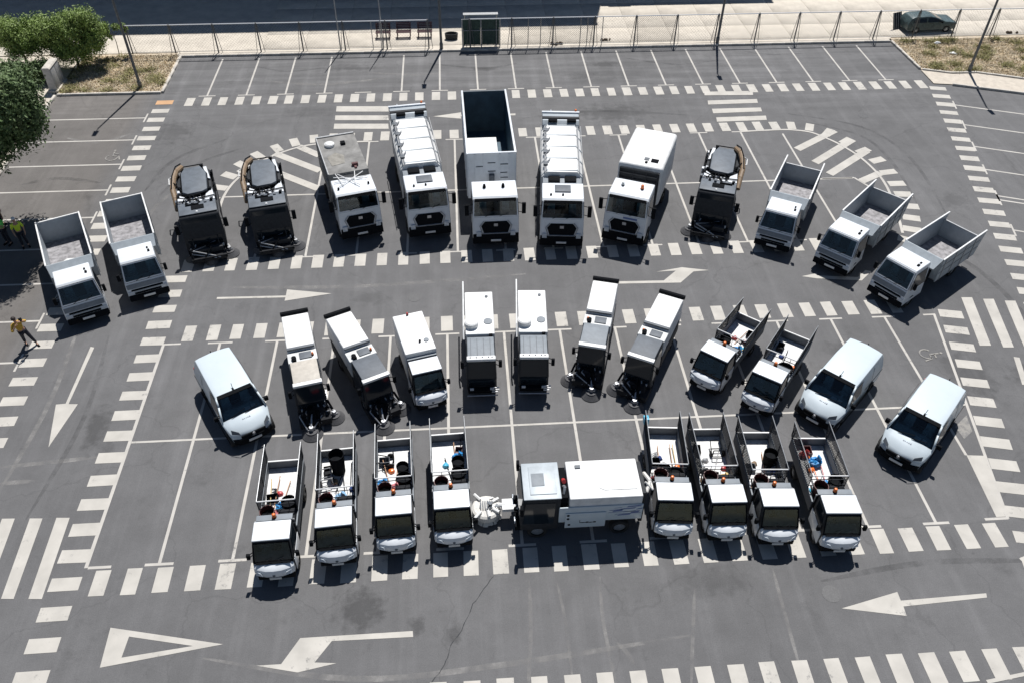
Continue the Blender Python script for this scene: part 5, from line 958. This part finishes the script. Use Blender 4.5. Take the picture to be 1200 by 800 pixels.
# --- compact sweepers
def compact(sgn, roof):
    t = thing('compact_sweeper', '', 'sweeper', group='compact street sweepers in the middle row')
    wf = lin(1.22, 1.0, 1.12, 1.95)
    MB().shell([(.06, 1.96), (-.02, 1.9), (-.2, 1.1), (-.12, .5), (1.2, .5), (1.26, 1.95)], wf).build('cab', DSTEEL, t, .03)
    fplate('windscreen', GLASS, t, .54, .5, (-.02, 1.84), (-.19, 1.1)); fplate('foot_window', GLASS, t, .5, .54, (-.19, 1.04), (-.13, .6))
    MB().box(-.54, .54, .06, 1.28, 1.96, 2.06).build('cab_roof', roof, t, .03, seg=2); MB().box(-.58, .58, -.12, .1, 1.93, 2.05).build('roof_visor', HULL, t, .04, seg=2)
    for s in (-1, 1):
        splate('side_window', GLASS, t, s, [(-.06, .9), (1.05, .8), (1.1, 1.82), (.06, 1.85)], wf); mirror(t, s, s*.7, -.02, 1.55, .34, .14, .13)
        MB().box(min(s*.5, s*.62), max(s*.5, s*.62), 1.3, 3.9, .5, 1.15).build('side_skirt', DSTEEL, t, .03)
    MB().box(-.6, .6, 1.3, 1.92, 1.0, 2.0).build('air_unit', DULLW, t, .04); MB().box(-.12, .38, 1.42, 1.8, 2.002, 2.04).build('air_grille', MGREY, t, .01); MB().cyl((-.35, 1.5, 2.0), (-.35, 1.5, 2.12), .1, 10).box(-.42, -.26, 1.35, 1.5, 2.0, 2.1).build('fan_box', DARK, t)
    MB().shell([(1.98, .9), (1.98, 2.02), (2.15, 2.12), (4.1, 2.1), (4.28, 2.0), (4.3, 1.0), (3.9, .8)], lambda z: .6 if z < 1.9 else .57).build('hopper', HULL, t, .06, seg=3)
    MB().box(-.56, .56, 1.95, 2.08, 2.06, 2.16).build('hopper_hinge', MGREY, t, .02)
    MB().box(-.6, .6, 4.28, 4.42, 2.0, 2.16).build('rear_lip', DARK, t, .02); MB().box(-.52, .52, 4.29, 4.36, 1.0, 1.95).build('rear_door', DULLW, t, .02)
    chassis(t, .3, 4.2, .34, .36, .55); wheels4(t, (.35, 3.1), .5, .3, .2)
    brush(t, -sgn*.22, -.95, .44, BRISTD, .03, (0, -.1, .7), RIM); brush(t, sgn*.78, -.35, .42, BRISTD, .03, (sgn*.4, .3, .7), RIM)
    MB().box(-.64, .64, -.75, .05, .2, .5).hexa([(-.5, -.6, .48), (.5, -.6, .48), (.5, 0, .48), (-.5, 0, .48)], [(-.4, -.35, .8), (.4, -.35, .8), (.4, 0, .8), (-.4, 0, .8)]).build('suction_mouth', CHAS, t, .02)
    for a, b in (((sgn*.2, -.5, .62), (sgn*.62, -.3, .5)), ((-sgn*.3, -.5, .6), (-sgn*.25, -.8, .45)), ((sgn*.5, -.45, .5), (sgn*.2, -.75, .35))): MB().cyl(a, b, .025, 6).build('link_rod', RIM, t)
    hs = MB().tube([(sgn*.42, .0, .8), (sgn*.62, -.2, 1.0), (sgn*.75, -.35, .6)], .05, 7).tube([(0, -.1, .75), (-sgn*.2, -.5, .9), (-sgn*.3, -.8, .5)], .05, 7); hs.build('brush_hose', DARK, t)
    cr3 = random.Random(9)
    for k in range(9): MB().tube([(cr3.uniform(-.5, .5), -.15, cr3.uniform(.7, 1.1)), (cr3.uniform(-.7, .7), -.5, cr3.uniform(.5, .9)), (cr3.uniform(-.4, .8)*sgn, cr3.uniform(-1.0, -.5), .35)], .028, 5).build('front_cable', (DARK, DARK, RIM)[k % 3], t)
    MB().box(-.5, .5, -.2, -.14, .5, .62).box(-.3, .3, -.6, -.22, .42, .5).build('front_frame', DSTEEL, t, .01)
    pp = MB()
    for z in (.75, .9, 1.05): pp.cyl((sgn*.5, -.28, z), (sgn*.66, .3, z+.05), .02, 5)
    pp.build('steel_pipe', STEEL, t)
    for x in (-.4, .4): MB().box(x-.08, x+.08, -.22, -.18, .66, .78).build('headlamp', LENS, t, .01)
    beacon(t, sgn*.42, 1.55, 2.0, ORANGE, .05, .14); return t
k1 = compact(1, BEIGE); k1.location = (-6.48, 23.5, 0); k1.rotation_euler = (0, 0, rad(13.7)); k1['label'] = 'compact sweeper with beige cab roof, next to the left-hand white van'
k2 = compact(1, MGREY); k2.location = (-3.78, 23.65, 0); k2.rotation_euler = (0, 0, rad(25.3)); k2['label'] = 'compact sweeper with dark grey cab roof, left of the small white box truck'
k3 = compact(-1, LGREY); k3.location = (5.19, 25.0, 0); k3.rotation_euler = (0, 0, rad(-15.9)); k3['label'] = 'compact sweeper with light grey cab roof, right of the two washers'
k4 = compact(-1, MGREY); k4.location = (7.11, 24.17, 0); k4.rotation_euler = (0, 0, rad(-28.6)); k4['label'] = 'compact sweeper angled left beside the two middle-row caged pickups'
def washer():
    t = thing('street_washer', '', 'washer', group='narrow street washers in the middle row')
    wf = lin(1.26, 1.0, 1.18, 1.95)
    MB().shell([(.06, 1.98), (-.04, 1.9), (-.22, 1.1), (-.18, .45), (1.25, .45), (1.3, 1.96)], wf).build('cab', DSTEEL, t, .03)
    fplate('windscreen', GLASS, t, .57, .53, (-.04, 1.85), (-.21, 1.1)); fplate('foot_window', GLASS, t, .54, .57, (-.22, 1.04), (-.18, .6))
    MB().box(-.56, .56, .1, 1.28, 1.985, 2.04).build('cab_roof', LGREY, t, .02)
    for x in (-.42, -.15, .12, .4): MB().box(x-.012, x+.012, .16, 1.2, 2.041, 2.055).build('roof_rib', MGREY, t)
    MB().box(-.6, .6, -.12, .12, 1.95, 2.1).build('roof_visor', HULL, t, .05, seg=3)
    for x in (-.45, -.2, .05, .3, .45): MB().cyl((x, .0, 2.1), (x, .0, 2.125), .03, 8).build('marker_lamp', MGREY, t)
    for s in (-1, 1): splate('side_window', GLASS, t, s, [(-.08, .9), (1.1, .8), (1.12, 1.85), (.06, 1.87)], wf); mirror(t, s, s*.72, -.04, 1.75, .36, .14, .14)
    MB().box(-.62, .62, 1.42, 4.2, .6, 2.08).build('water_tank', HULL, t, .05, seg=3)
    MB().cyl((-.36, 2.0, 2.08), (-.36, 2.0, 2.3), .3, 20).dome((-.36, 2.0, 2.3), .29, .29, .06, 20, 3).build('filler_dome', HULL, t); MB().cyl((.36, 2.2, 2.08), (.36, 2.2, 2.11), .19, 16).build('inspection_cap', LGREY, t); MB().cyl((.34, 3.85, 2.08), (.34, 3.85, 2.12), .07, 10).build('small_cap', MGREY, t)
    MB().tube([(-.7, 1.3, 1.9), (-.7, 1.8, 2.2), (-.68, 4.7, 2.28)], .035, 6).build('lance_boom', HULL, t); MB().box(.38, .52, 1.32, 1.42, 1.9, 2.1).build('hose_bracket', DARK, t)
    chassis(t, .3, 4.1, .34, .36, .55); wheels4(t, (.35, 3.2), .52, .3, .2)
    MB().box(-.58, .58, -.4, -.2, .38, .55).build('bumper', DARK, t, .02); MB().cyl((-.62, -.55, .4), (.66, -.55, .4), .03, 6).build('spray_bar', STEEL, t)
    MB().box(.42, .66, -.48, -.44, .5, .54).box(.42, .72, -.48, -.44, .62, .66).box(.46, .72, -.48, -.44, .74, .78).build('spray_nozzles', HULL, t)
    for x in (-.42, .42): MB().box(x-.08, x+.08, -.42, -.38, .58, .7).build('headlamp', LENS, t, .01)
    rearlights(t, 4.2, .55, .7); return t
w1 = washer(); w1.location = (.5, 24.45, 0); w1.rotation_euler = (0, 0, rad(-.5)); w1['label'] = 'left one of the two narrow white washers in the middle row'
dup(w1, 'right one of the two narrow white washers in the middle row', (2.69, 24.45, 0), -3.2)

# --- white panel vans
def van():
    t = thing('panel_van', '', 'van', group='small white panel vans')
    wb, wt = 1.88, 1.52
    def wf(z): return (wb if z < .95 else wb+(wt-wb)*min(1, (z-.95)/.85))/2
    def body():
        prof = [(.0, 1.77), (-.28, 1.55), (-.68, 1.10), (-1.0, 1.02), (-1.38, .86), (-1.5, .7), (-1.52, .4), (-1.42, .26), (2.7, .26), (2.82, .5), (2.84, 1.0), (2.76, 1.62), (2.62, 1.8), (1.3, 1.84)]
        sc = []
        for y, z in prof:
            k = 1.0
            if y < -.9: k = 1-.16*((-.9-y)/.62)**1.6
            if y > 2.5: k = .96
            sc.append(k)
        n = len(prof); q = MB()
        # loops across the width: 5 stations for a rounded nose and crowned roof
        st = [-1, -.72, 0, .72, 1]
        vs = []
        for u in st:
            for (y, z), k in zip(prof, sc):
                yy = y; zz = z
                if y < -.9: yy = y+abs(u)**2.2*.22
                if y > 2.5: yy = y-abs(u)**2*.05
                if z > 1.5: zz = z-abs(u)**2*.045
                elif z > .8 and y < -.6: zz = z-abs(u)**2*.04
                vs.append((u*wf(z)*k, yy, zz))
        fs = [(a*n+i, a*n+(i+1) % n, (a+1)*n+(i+1) % n, (a+1)*n+i) for a in range(4) for i in range(n) if i not in (0, 1)]+[tuple(range(n-1, -1, -1)), tuple(range(4*n, 5*n))]
        q.add(vs, fs); return q
    body().build('body', VANW, t, .03, smooth=False, seg=2, ang=38)
    # windscreen follows the two rake segments
    def strip(name, m, pa, pb, ka, kb, off):
        q = MB(); st = [-1, -.72, 0, .72, 1]; top = []; bot = []
        for u in st:
            top.append((u*ka, pa[0], pa[1]-abs(u)**2*.045+off)); bot.append((u*kb, pb[0], pb[1]-abs(u)**2*.045+off))
        v = top+bot; w2 = [(a, b+.02, c-.03) for a, b, c in v]
        return v+w2, [(i, i+1, 6+i, 5+i) for i in range(4)]+[(10+i, 15+i, 16+i, 11+i) for i in range(4)]+[(i, 10+i, 11+i, i+1) for i in range(4)]+[(5+i, 6+i, 16+i, 15+i) for i in range(4)]+[(0, 5, 15, 10), (4, 14, 19, 9)]
    q = MB(); q.add(*strip('', 0, (.0, 1.765), (-.28, 1.545), wf(1.77)-.02, wf(1.55)-.02, .008)); q.add(*strip('', 0, (-.28, 1.545), (-.68, 1.10), wf(1.55)-.02, wf(1.1)-.02, .008)); q.build('windscreen', CLEAR, t)
    for s in (-1, 1): MB().tube([(s*(wf(1.77)-.02), .02, 1.735), (s*(wf(1.55)-.02), -.28, 1.52), (s*(wf(1.1)-.01), -.70, 1.07)], .04, 8).build('pillar', VANW, t, smooth=True)
    MB().hexa([(-.7, -.1, 1.72), (.7, -.1, 1.72), (.7, .05, 1.78), (-.7, .05, 1.78)], [(-.7, -.1, 1.75), (.7, -.1, 1.75), (.7, .05, 1.81), (-.7, .05, 1.81)]).build('header_band', DARK, t)
    cockpit(t, 1.5, -.64, 1.05, 0, 1.7, steer=1, paper=True)
    MB().tube([(-.5, -.69, 1.13), (.1, -.60, 1.24)], .014, 4).build('wiper', DARK, t); MB().tube([(.05, -.70, 1.12), (.62, -.60, 1.2)], .014, 4).build('wiper', DARK, t)
    MB().cyl((.0, .12, 1.8), (.02, .3, 1.95), .012, 5).box(-.03, .03, .07, .16, 1.79, 1.83).build('aerial', DARK, t)
    for s in (-1, 1):
        splate('front_window', GLASS, t, s, [(-.5, 1.12), (.55, 1.08), (.62, 1.62), (-.05, 1.62)], wf, t=.008)
        splate('door_seam', DARK, t, s, [(.66, .4), (.68, .4), (.72, 1.62), (.70, 1.62)], wf, t=.004); splate('sliding_rail', DARK, t, s, [(.9, 1.0), (2.6, .98), (2.6, 1.01), (.9, 1.03)], wf, t=.008)
        splate('door_seam', DARK, t, s, [(1.72, .4), (1.74, .4), (1.76, 1.62), (1.74, 1.62)], wf, t=.004); splate('sill_trim', DARK, t, s, [(-.9, .28), (2.2, .28), (2.2, .42), (-.9, .42)], wf, t=.015)
        mirror(t, s, s*.95, -.42, 1.12, .2, .1, .17)
        q = [(s*.48, -1.47, .83), (s*.76, -1.22, .80), (s*.74, -1.12, .95), (s*.52, -1.36, .92)]
        q = q if s > 0 else q[::-1]; hl = MB().plate([Vector(p)+Vector((0, -.03, .02)) for p in q], .02).build('headlamp', MGREY, t)
        MB().box(min(s*.55, s*.86), max(s*.66, s*.8), 2.78, 2.835, .7, 1.2).build('tail_lamp', TAIL, t, .02)
    MB().hexa([(-.5, -1.545, .62), (.5, -1.545, .62), (.5, -1.5, .62), (-.5, -1.5, .62)], [(-.5, -1.53, .78), (.5, -1.53, .78), (.5, -1.47, .78), (-.5, -1.47, .78)]).build('grille', DARK, t, .01)
    MB().cyl((0, -1.56, .73), (0, -1.53, .73), .06, 12).build('emblem', RIM, t)
    MB().poly([(-.8, -1.28), (-.62, -1.46), (0, -1.57), (.62, -1.46), (.8, -1.28), (.8, -1.1), (-.8, -1.1)], .27, .56).build('bumper', DARK, t, .02); plateno(t, -1.575, .42)
    lm = MB()
    for i, wd in enumerate((.05, .035, .05, .045, .05)): lm.box(-.17+i*.07, -.17+i*.07+wd, -.93, -.86+.012*(i % 2), 1.012, 1.046)
    lm.build('bonnet_lettering', GREYP, t)
    for y in (-.98, 1.95):
        for s in (-1, 1): wheel(t, s*.82, y, .31, .2)
    MB().box(-.02, .02, 2.842, 2.85, .5, 1.7).build('rear_door_seam', DARK, t)
    return t
v1 = van(); v1.location = (-9.4, 23.45, 0); v1.rotation_euler = (0, 0, rad(30.4)); v1['label'] = 'white panel van at the left end of the middle row'
v2 = dup(v1, 'white panel van right of the angled caged pickups, just above the rightmost front pickup', (15.03, 22.75, 0), -46)
v3 = dup(v1, 'outermost white panel van at the right, near the painted white wedge', (17.58, 20.48, 0), -45.5)

# --- long sweeper lying across the front row, heading left
t = thing('long_sweeper', 'large white sweeper parked crosswise in the front row behind its round white brush', 'sweeper', (1.72, 17.86, 0), -90)
# local -Y = world -X ; local +X = world +Y
t.rotation_euler = (0, 0, rad(-90))
wf = lin(1.66, 1.2, 1.6, 2.3)
MB().shell([(.02, 2.3), (-.04, 2.22), (-.16, 1.3), (-.12, .6), (1.2, .6), (1.28, 2.3)], wf).build('cab', DSTEEL, t, .03)
fplate('windscreen', GLASS, t, .7, .66, (-.04, 2.2), (-.15, 1.3)); fplate('foot_window', GLASS, t, .66, .7, (-.16, 1.22), (-.13, .75))
MB().box(-.8, .8, -.02, 1.3, 2.305, 2.36).build('cab_roof', ALU, t, .03, seg=2); MB().box(-.62, .6, .22, 1.15, 2.361, 2.385).build('roof_panel', ALU, t, .01); MB().box(-.3, .25, .3, .75, 2.387, 2.40).build('roof_hatch', LGREY, t, .01)
for s in (-1, 1): splate('side_window', GLASS, t, s, [(-.05, 1.0), (1.05, .95), (1.1, 2.12), (.05, 2.14)], wf); mirror(t, s, s*.9, -.1, 2.0, .4, .18)
MB().box(-.66, .66, 1.32, 1.55, .7, 2.2).build('engine_gap', DARK, t); MB().cyl((-.1, 1.44, 2.2), (.05, 1.46, 2.3), .08, 8).build('filler_cap', RED, t); MB().tube([(.5, 1.4, 2.2), (.35, 1.45, 2.4), (.2, 1.42, 2.25)], .05, 6).build('gap_pipe', STEEL, t)
MB().box(-.84, .84, 1.58, 4.15, 1.05, 2.32).build('hopper', HULL, t, .05, seg=3)
pts = [(2.65, -.45), (2.65, .4), (2.85, .52), (4.0, .52), (4.0, -.52), (2.85, -.52)]
MB().poly([(b, a) for a, b in pts], 2.322, 2.34).build('hopper_recess', DULLW, t)
MB().box(-.62, -.48, 1.9, 2.1, 2.322, 2.36).build('hopper_bolt', MGREY, t)
MB().box(.845, .89, 1.22, 4.2, 1.05, 1.9).build('side_panel', VANW, t, .02); MB().box(.892, .93, 1.45, 2.9, .75, 1.6).build('side_door', VANW, t, .03)
for y, z in ((1.55, 1.5), (1.55, 1.3), (1.6, .95)): MB().cyl((.93, y, z), (.945, y, z), .05, 8).build('panel_latch', DARK, t)
sc = MB(); rn = random.Random(4)
for (y, z, L, k) in [(2.98, 1.62, .5, .03), (3.15, 1.74, .25, .02), (3.35, 1.66, .55, .05), (3.6, 1.78, .5, .06), (3.5, 1.5, .4, .03), (3.95, 1.62, .2, .05), (2.95, 1.5, 1.1, .02), (3.2, 1.38, .9, .02), (3.3, 1.3, .45, .05), (3.75, 1.42, .3, .07), (3.1, 1.55, .35, .06)]:
    sc.hexa([(.892, y, z), (.892, y+L, z+.03), (.896, y+L, z+.03), (.896, y, z)], [(.892, y+.06, z+k), (.892, y+L+.05, z+.03+k*1.4), (.896, y+L+.05, z+.03+k*1.4), (.896, y+.06, z+k)])
sc.build('flowing_line_graphic', BLUEP, t)
sc = MB()
for i, y in enumerate((2.05, 2.2, 2.32, 2.47)): sc.box(.931, .935, y, y+.09, 1.02, 1.06+.03*(i % 2))
sc.tube([(.933, 1.98, 1.2), (.933, 1.98, 1.05), (.933, 2.55, 1.05)], .012, 4).build('side_lettering', DARK, t)
MB().box(-.7, .7, 4.16, 4.3, .6, 2.3).build('rear_door', DSTEEL, t, .02); MB().tube([(.6, 4.3, 2.2), (.2, 4.5, 2.3), (-.3, 4.4, 2.1), (-.5, 4.5, 1.6)], .07, 7).tube([(.3, 4.3, 2.4), (.5, 4.55, 2.2), (0, 4.6, 2.0)], .04, 6).build('rear_hose', BRIST, t)
chassis(t, .1, 4.2, .4, .45, .68); wheels4(t, (.5, 3.5), .66, .36, .24); MB().box(-.7, .7, -.3, -.05, .4, .65).build('bumper', DARK, t, .03)
for x in (-.5, .5): MB().box(x-.1, x+.1, -.33, -.29, .7, .85).build('headlamp', LENS, t, .01)
bx, by, br = -.30, -1.3, .50
q = MB(); n = 40
for i in range(n):
    a = 2*math.pi*i/n+rn.uniform(-.05, .05); b = a+.2; rr = br*rn.uniform(1.02, 1.16)
    q.add([(bx+br*.5*math.cos(a), by+br*.5*math.sin(a), .42), (bx+br*.5*math.cos(b), by+br*.5*math.sin(b), .42), (bx+rr*math.cos(b), by+rr*math.sin(b), .08), (bx+rr*math.cos(a), by+rr*math.sin(a), .08)], [(0, 1, 2, 3)])
q.dome((bx, by, .5), br*1.05, br*1.08, .12, 22, 3).cyl((bx, by, .3), (bx, by, .5), br*1.08, 22, br*1.05).build('front_brush', BRIST, t)
for (dx, dy) in ((.52, -.42), (-.52, -.42), (.3, .45), (-.3, .45), (.48, .1)): MB().cyl((bx+dx*.5, by+dy*.5, .64), (bx+dx*1.02, by+dy*1.02, .62), .06, 6).build('brush_arm', HULL, t)
q = MB()
for i in range(5): q.box(bx-.18, bx+.18, by-.22+i*.08, by-.18+i*.08, .66, .69)
q.cyl((bx, by+.15, .6), (bx, by+.15, .78), .08, 8).cyl((bx-.2, by+.05, .62), (bx+.2, by+.2, .72), .025, 5).build('brush_motor', MGREY, t)
for i in range(14):
    a = rn.uniform(0, 6.28); rr = rn.uniform(.1, .4); MB().box(-.07, .07, -.03, .03, 0, rn.uniform(.03, .09)).build('brush_bracket', (MGREY, HULL, LGREY)[i % 3], t, .008).matrix_local = Matrix.Translation((bx+rr*math.cos(a), by+rr*math.sin(a), .57)) @ Matrix.Rotation(rn.uniform(0, 3), 4, 'Z')
MB().box(-.45, .02, -.72, -.3, .62, .78).cyl((-.25, -.85, .7), (-.1, -.1, .72), .09, 8).build('brush_head_joint', HULL, t)
MB().tube([(.1, -.3, .9), (.05, -.1, 1.15), (-.1, .0, .9)], .035, 6).tube([(.2, -.3, .85), (.3, -.12, 1.0), (.35, 0, .8)], .03, 6).build('hydraulic_hose', DARK, t)

# --- dark hatchback beyond the fence
t = thing('hatchback_car', 'dusty dark teal hatchback parked beyond the fence at upper right', 'car', (36.8, 60.3, .13), 94); t.scale = (.95, .97, .84)
wfc = lin(1.6, .85, 1.2, 1.38)
MB().shell([(.1, .95), (-.75, .85), (-.85, .4), (-.8, .25), (3.1, .25), (3.2, .5), (3.15, .95), (2.9, 1.3), (2.6, 1.4), (1.3, 1.4), (.95, 1.3)], wfc).build('body', TARP, t, .05, seg=3)
fplate('windscreen', GLASS, t, .66, .56, (.93, 1.29), (.2, .97)); fplate('bonnet_line', DARK, t, .7, .7, (-.7, .865), (-.73, .86), t=.004)
MB().plate([(.55, 2.62, 1.36), (-.55, 2.62, 1.36), (-.66, 3.12, .98), (.66, 3.12, .98)], .012).build('rear_window', GLASS, t)
for s in (-1, 1):
    splate('side_window', GLASS, t, s, [(.4, .95), (1.6, .95), (1.6, 1.28), (1.05, 1.28)], wfc); splate('side_window', GLASS, t, s, [(1.7, .95), (2.8, .95), (2.6, 1.26), (1.7, 1.28)], wfc)
    MB().box(min(s*.5, s*.75), max(s*.5, s*.75), -.88, -.82, .62, .78).build('headlamp', LENS, t, .02); mirror(t, s, s*.86, .5, .98, .14, .1, .12)
wheels4(t, (-.1, 2.4), .72, .29, .19); plateno(t, -.88, .45)
t = thing('leaning_panel', 'dark panel leaning against the fence post behind the hatchback', 'panel', (33.2, 60.2, .13), 20)
MB().plate([(-.05, 0, 0), (.75, 0, 0), (.75, .45, 1.1), (-.05, .45, 1.1)], .04).build('board', DSTEEL, t)
for x in (.0, .2, .4, .6): MB().cyl((x, -.06, .02), (x, .39, 1.12), .02, 5).build('slat', STEEL, t)
# ------------------------------------------------------------------ people
def person(loc, rz, label, shirt, legs_m, hair=True, pose='stand', hat=None):
    P = thing('person', label, 'person', loc, rz)
    def skin(name, V, E, m, root=0, sub=1):
        me = bpy.data.meshes.new(name); me.from_pydata([v[:3] for v in V], E, []); me.materials.append(m)
        o = bpy.data.objects.new(name, me); C.objects.link(o); o.parent = P
        sk = o.modifiers.new('skin', 'SKIN'); sk.use_smooth_shade = True; o.modifiers.new('sub', 'SUBSURF').levels = sub; o.modifiers['sub'].render_levels = sub
        d = me.skin_vertices[0].data
        for i, v in enumerate(V): r = v[3]; d[i].radius = (r, r*(v[4] if len(v) > 4 else 1)); d[i].use_root = i == root
        return o
    st = .16 if pose != 'stride' else .26
    V = [(0, 0, .98, .13, .8), (0, .01, 1.2, .125, .75), (0, .01, 1.4, .14, .7), (0, 0, 1.52, .055), (0, -.02, 1.6, .06), (0, -.02, 1.68, .085, 1.1), (0, -.015, 1.76, .075, 1.05)]
    E = [(0, 1), (1, 2), (2, 3), (3, 4), (4, 5), (5, 6)]
    J = {}
    for s in (-1, 1):
        b = len(V)
        if pose == 'stride': hip, kn, an, toe = (s*.09, 0, .9), (s*.13, -s*.14, .5), (s*.17, -s*.2, .1), (s*.18, -s*.2-.17, .04)
        else: hip, kn, an, toe = (s*.09, 0, .9), (s*.11, -.02, .5), (s*.13, .02, .09), (s*.15, -.16, .04)
        V += [(*hip, .088), (*kn, .062), (*an, .042), (*toe, .035)]; E += [(0, b), (b, b+1), (b+1, b+2), (b+2, b+3)]
        sh = (s*.19, .01, 1.42)
        if pose == 'stride': el, wr = ((s*.36, -.06, 1.34), (s*.16, -.24, 1.62)) if s > 0 else ((s*.34, -.2, 1.28), (s*.12, -.3, 1.55))
        elif pose == 'point' and s > 0: el, wr = (s*.36, -.2, 1.32), (s*.3, -.44, 1.36)
        else: el, wr = (s*.26, .03, 1.14), (s*.24, -.12, .92)
        c = len(V); V += [(*sh, .06), (*el, .043), (*wr, .028)]; E += [(2, c), (c, c+1), (c+1, c+2)]
        d = (Vector(wr)-Vector(el)).normalized(); u = d.cross(Vector((s, 0, .2))).normalized(); nrm = d.cross(u).normalized()
        pl = Vector(wr)+d*.05; k = len(V); V.append((*pl, .034, .55)); E.append((c+2, k))
        for f in range(4):
            off = u*(f-1.5)*.021; L_ = (.075, .085, .08, .062)[f]; a1 = pl+d*.045+off; a2 = a1+d*L_*.5+nrm*.012; a3 = a2+d*L_*.35+nrm*.03
            i = len(V); V += [(*a1, .0095), (*a2, .0088), (*a3, .008)]; E += [(k, i), (i, i+1), (i+1, i+2)]
        i = len(V); a1 = pl-u*.035+d*.005; V += [(*a1, .011), (*(a1-u*.02+d*.035+nrm*.015), .009)]; E += [(k, i), (i, i+1)]
        J[s] = (hip, kn, an, toe, sh, el, wr)
    body = skin('body', V, E, SKIN)
    f = MB().add([(-.016, -.1, 1.66), (.016, -.1, 1.66), (0, -.135, 1.655), (0, -.1, 1.71)], [(0, 1, 2), (0, 2, 3), (1, 3, 2)]); f.build('nose', SKIN, P)
    MB().dome((-.032, -.1, 1.71), .014, .01, .01, 8, 3, True).dome((.032, -.1, 1.71), .014, .01, .01, 8, 3, True).build('eyes', HAIR, P)
    MB().dome((-.09, -.01, 1.69), .012, .025, .035, 8, 3, True).dome((.09, -.01, 1.69), .012, .025, .035, 8, 3, True).build('ears', SKIN, P)
    MB().box(-.026, .026, -.112, -.1, 1.628, 1.638).build('mouth', PINK, P)
    MB().dome((0, 0, 1.72), .1, .11, .11, 14, 5).build('hair' if not hat else 'cap', hat or HAIR, P, smooth=True)
    tv = [(0, 0, .94, .155, .82), (0, .01, 1.2, .15, .78), (0, .01, 1.4, .165, .72), (0, 0, 1.5, .075)]; te = [(0, 1), (1, 2), (2, 3)]
    for s in (-1, 1):
        _, _, _, _, sh, el, wr = J[s]; c = len(tv); m_ = tuple((Vector(el)*.6+Vector(wr)*.4)) if pose == 'stride' else tuple(Vector(sh)*.2+Vector(el)*.8)
        tv += [(*sh, .078), (*[(a+b)/2 for a, b in zip(sh, el)], .07), (*(Vector(el)), .06)]; te += [(2, c), (c, c+1), (c+1, c+2)]
        if pose == 'stride': tv.append((*m_, .05)); te.append((c+2, c+3))
    skin('shirt', tv, te, shirt)
    lv = [(0, 0, .97, .148, .82)]; le = []
    for s in (-1, 1):
        hip, kn, an, toe, *_ = J[s]; c = len(lv); lv += [(*hip, .105), (*kn, .078), (*(Vector(an)+Vector((0, 0, .03))), .062)]; le += [(0, c), (c, c+1), (c+1, c+2)]
        MB().hexa([(toe[0]-.045, toe[1]-.07, .0), (toe[0]+.045, toe[1]-.07, .0), (an[0]+.04, an[1]+.07, .0), (an[0]-.04, an[1]+.07, .0)], [(toe[0]-.035, toe[1]-.05, .07), (toe[0]+.035, toe[1]-.05, .07), (an[0]+.035, an[1]+.06, .12), (an[0]-.035, an[1]+.06, .12)]).build('shoe', DARK, P, .015)
    skin('trousers', lv, le, legs_m); return P
ph = person((-19.7, 28.65, 0), 40, 'person in a mustard shirt and dark trousers photographing beside the leftmost tipper', MUST, DNAVY, pose='stride')
cm = MB().box(-.07, .07, -.06, .04, 0, .1).cyl((0, -.06, .05), (0, -.14, .05), .035, 10).build('camera', DARK, None, .01); cm.location = Matrix.Translation(ph.location) @ Matrix.Rotation(rad(40), 4, 'Z') @ Vector((0, -.28, 1.6)); cm.rotation_euler = (0, 0, rad(40)); tag(cm, 'small black camera held up by the person in the mustard shirt', 'camera')
ph.rotation_euler = (rad(4), rad(-7), rad(40))
person((-22.55, 36.1, 0), 30, 'person in a yellow hi-vis jacket in the tree shade, nearest the leftmost tipper', HIVIS, DNAVY, hat=HULL)
person((-23.5, 36.4, 0), -20, 'person in a green hi-vis jacket between two others in the tree shade', GVIS, DNAVY, pose='point')
person((-24.55, 38.1, 0), 60, 'person in a green hi-vis jacket highest up at the left edge in the tree shade', GVIS, DNAVY, hat=HULL)
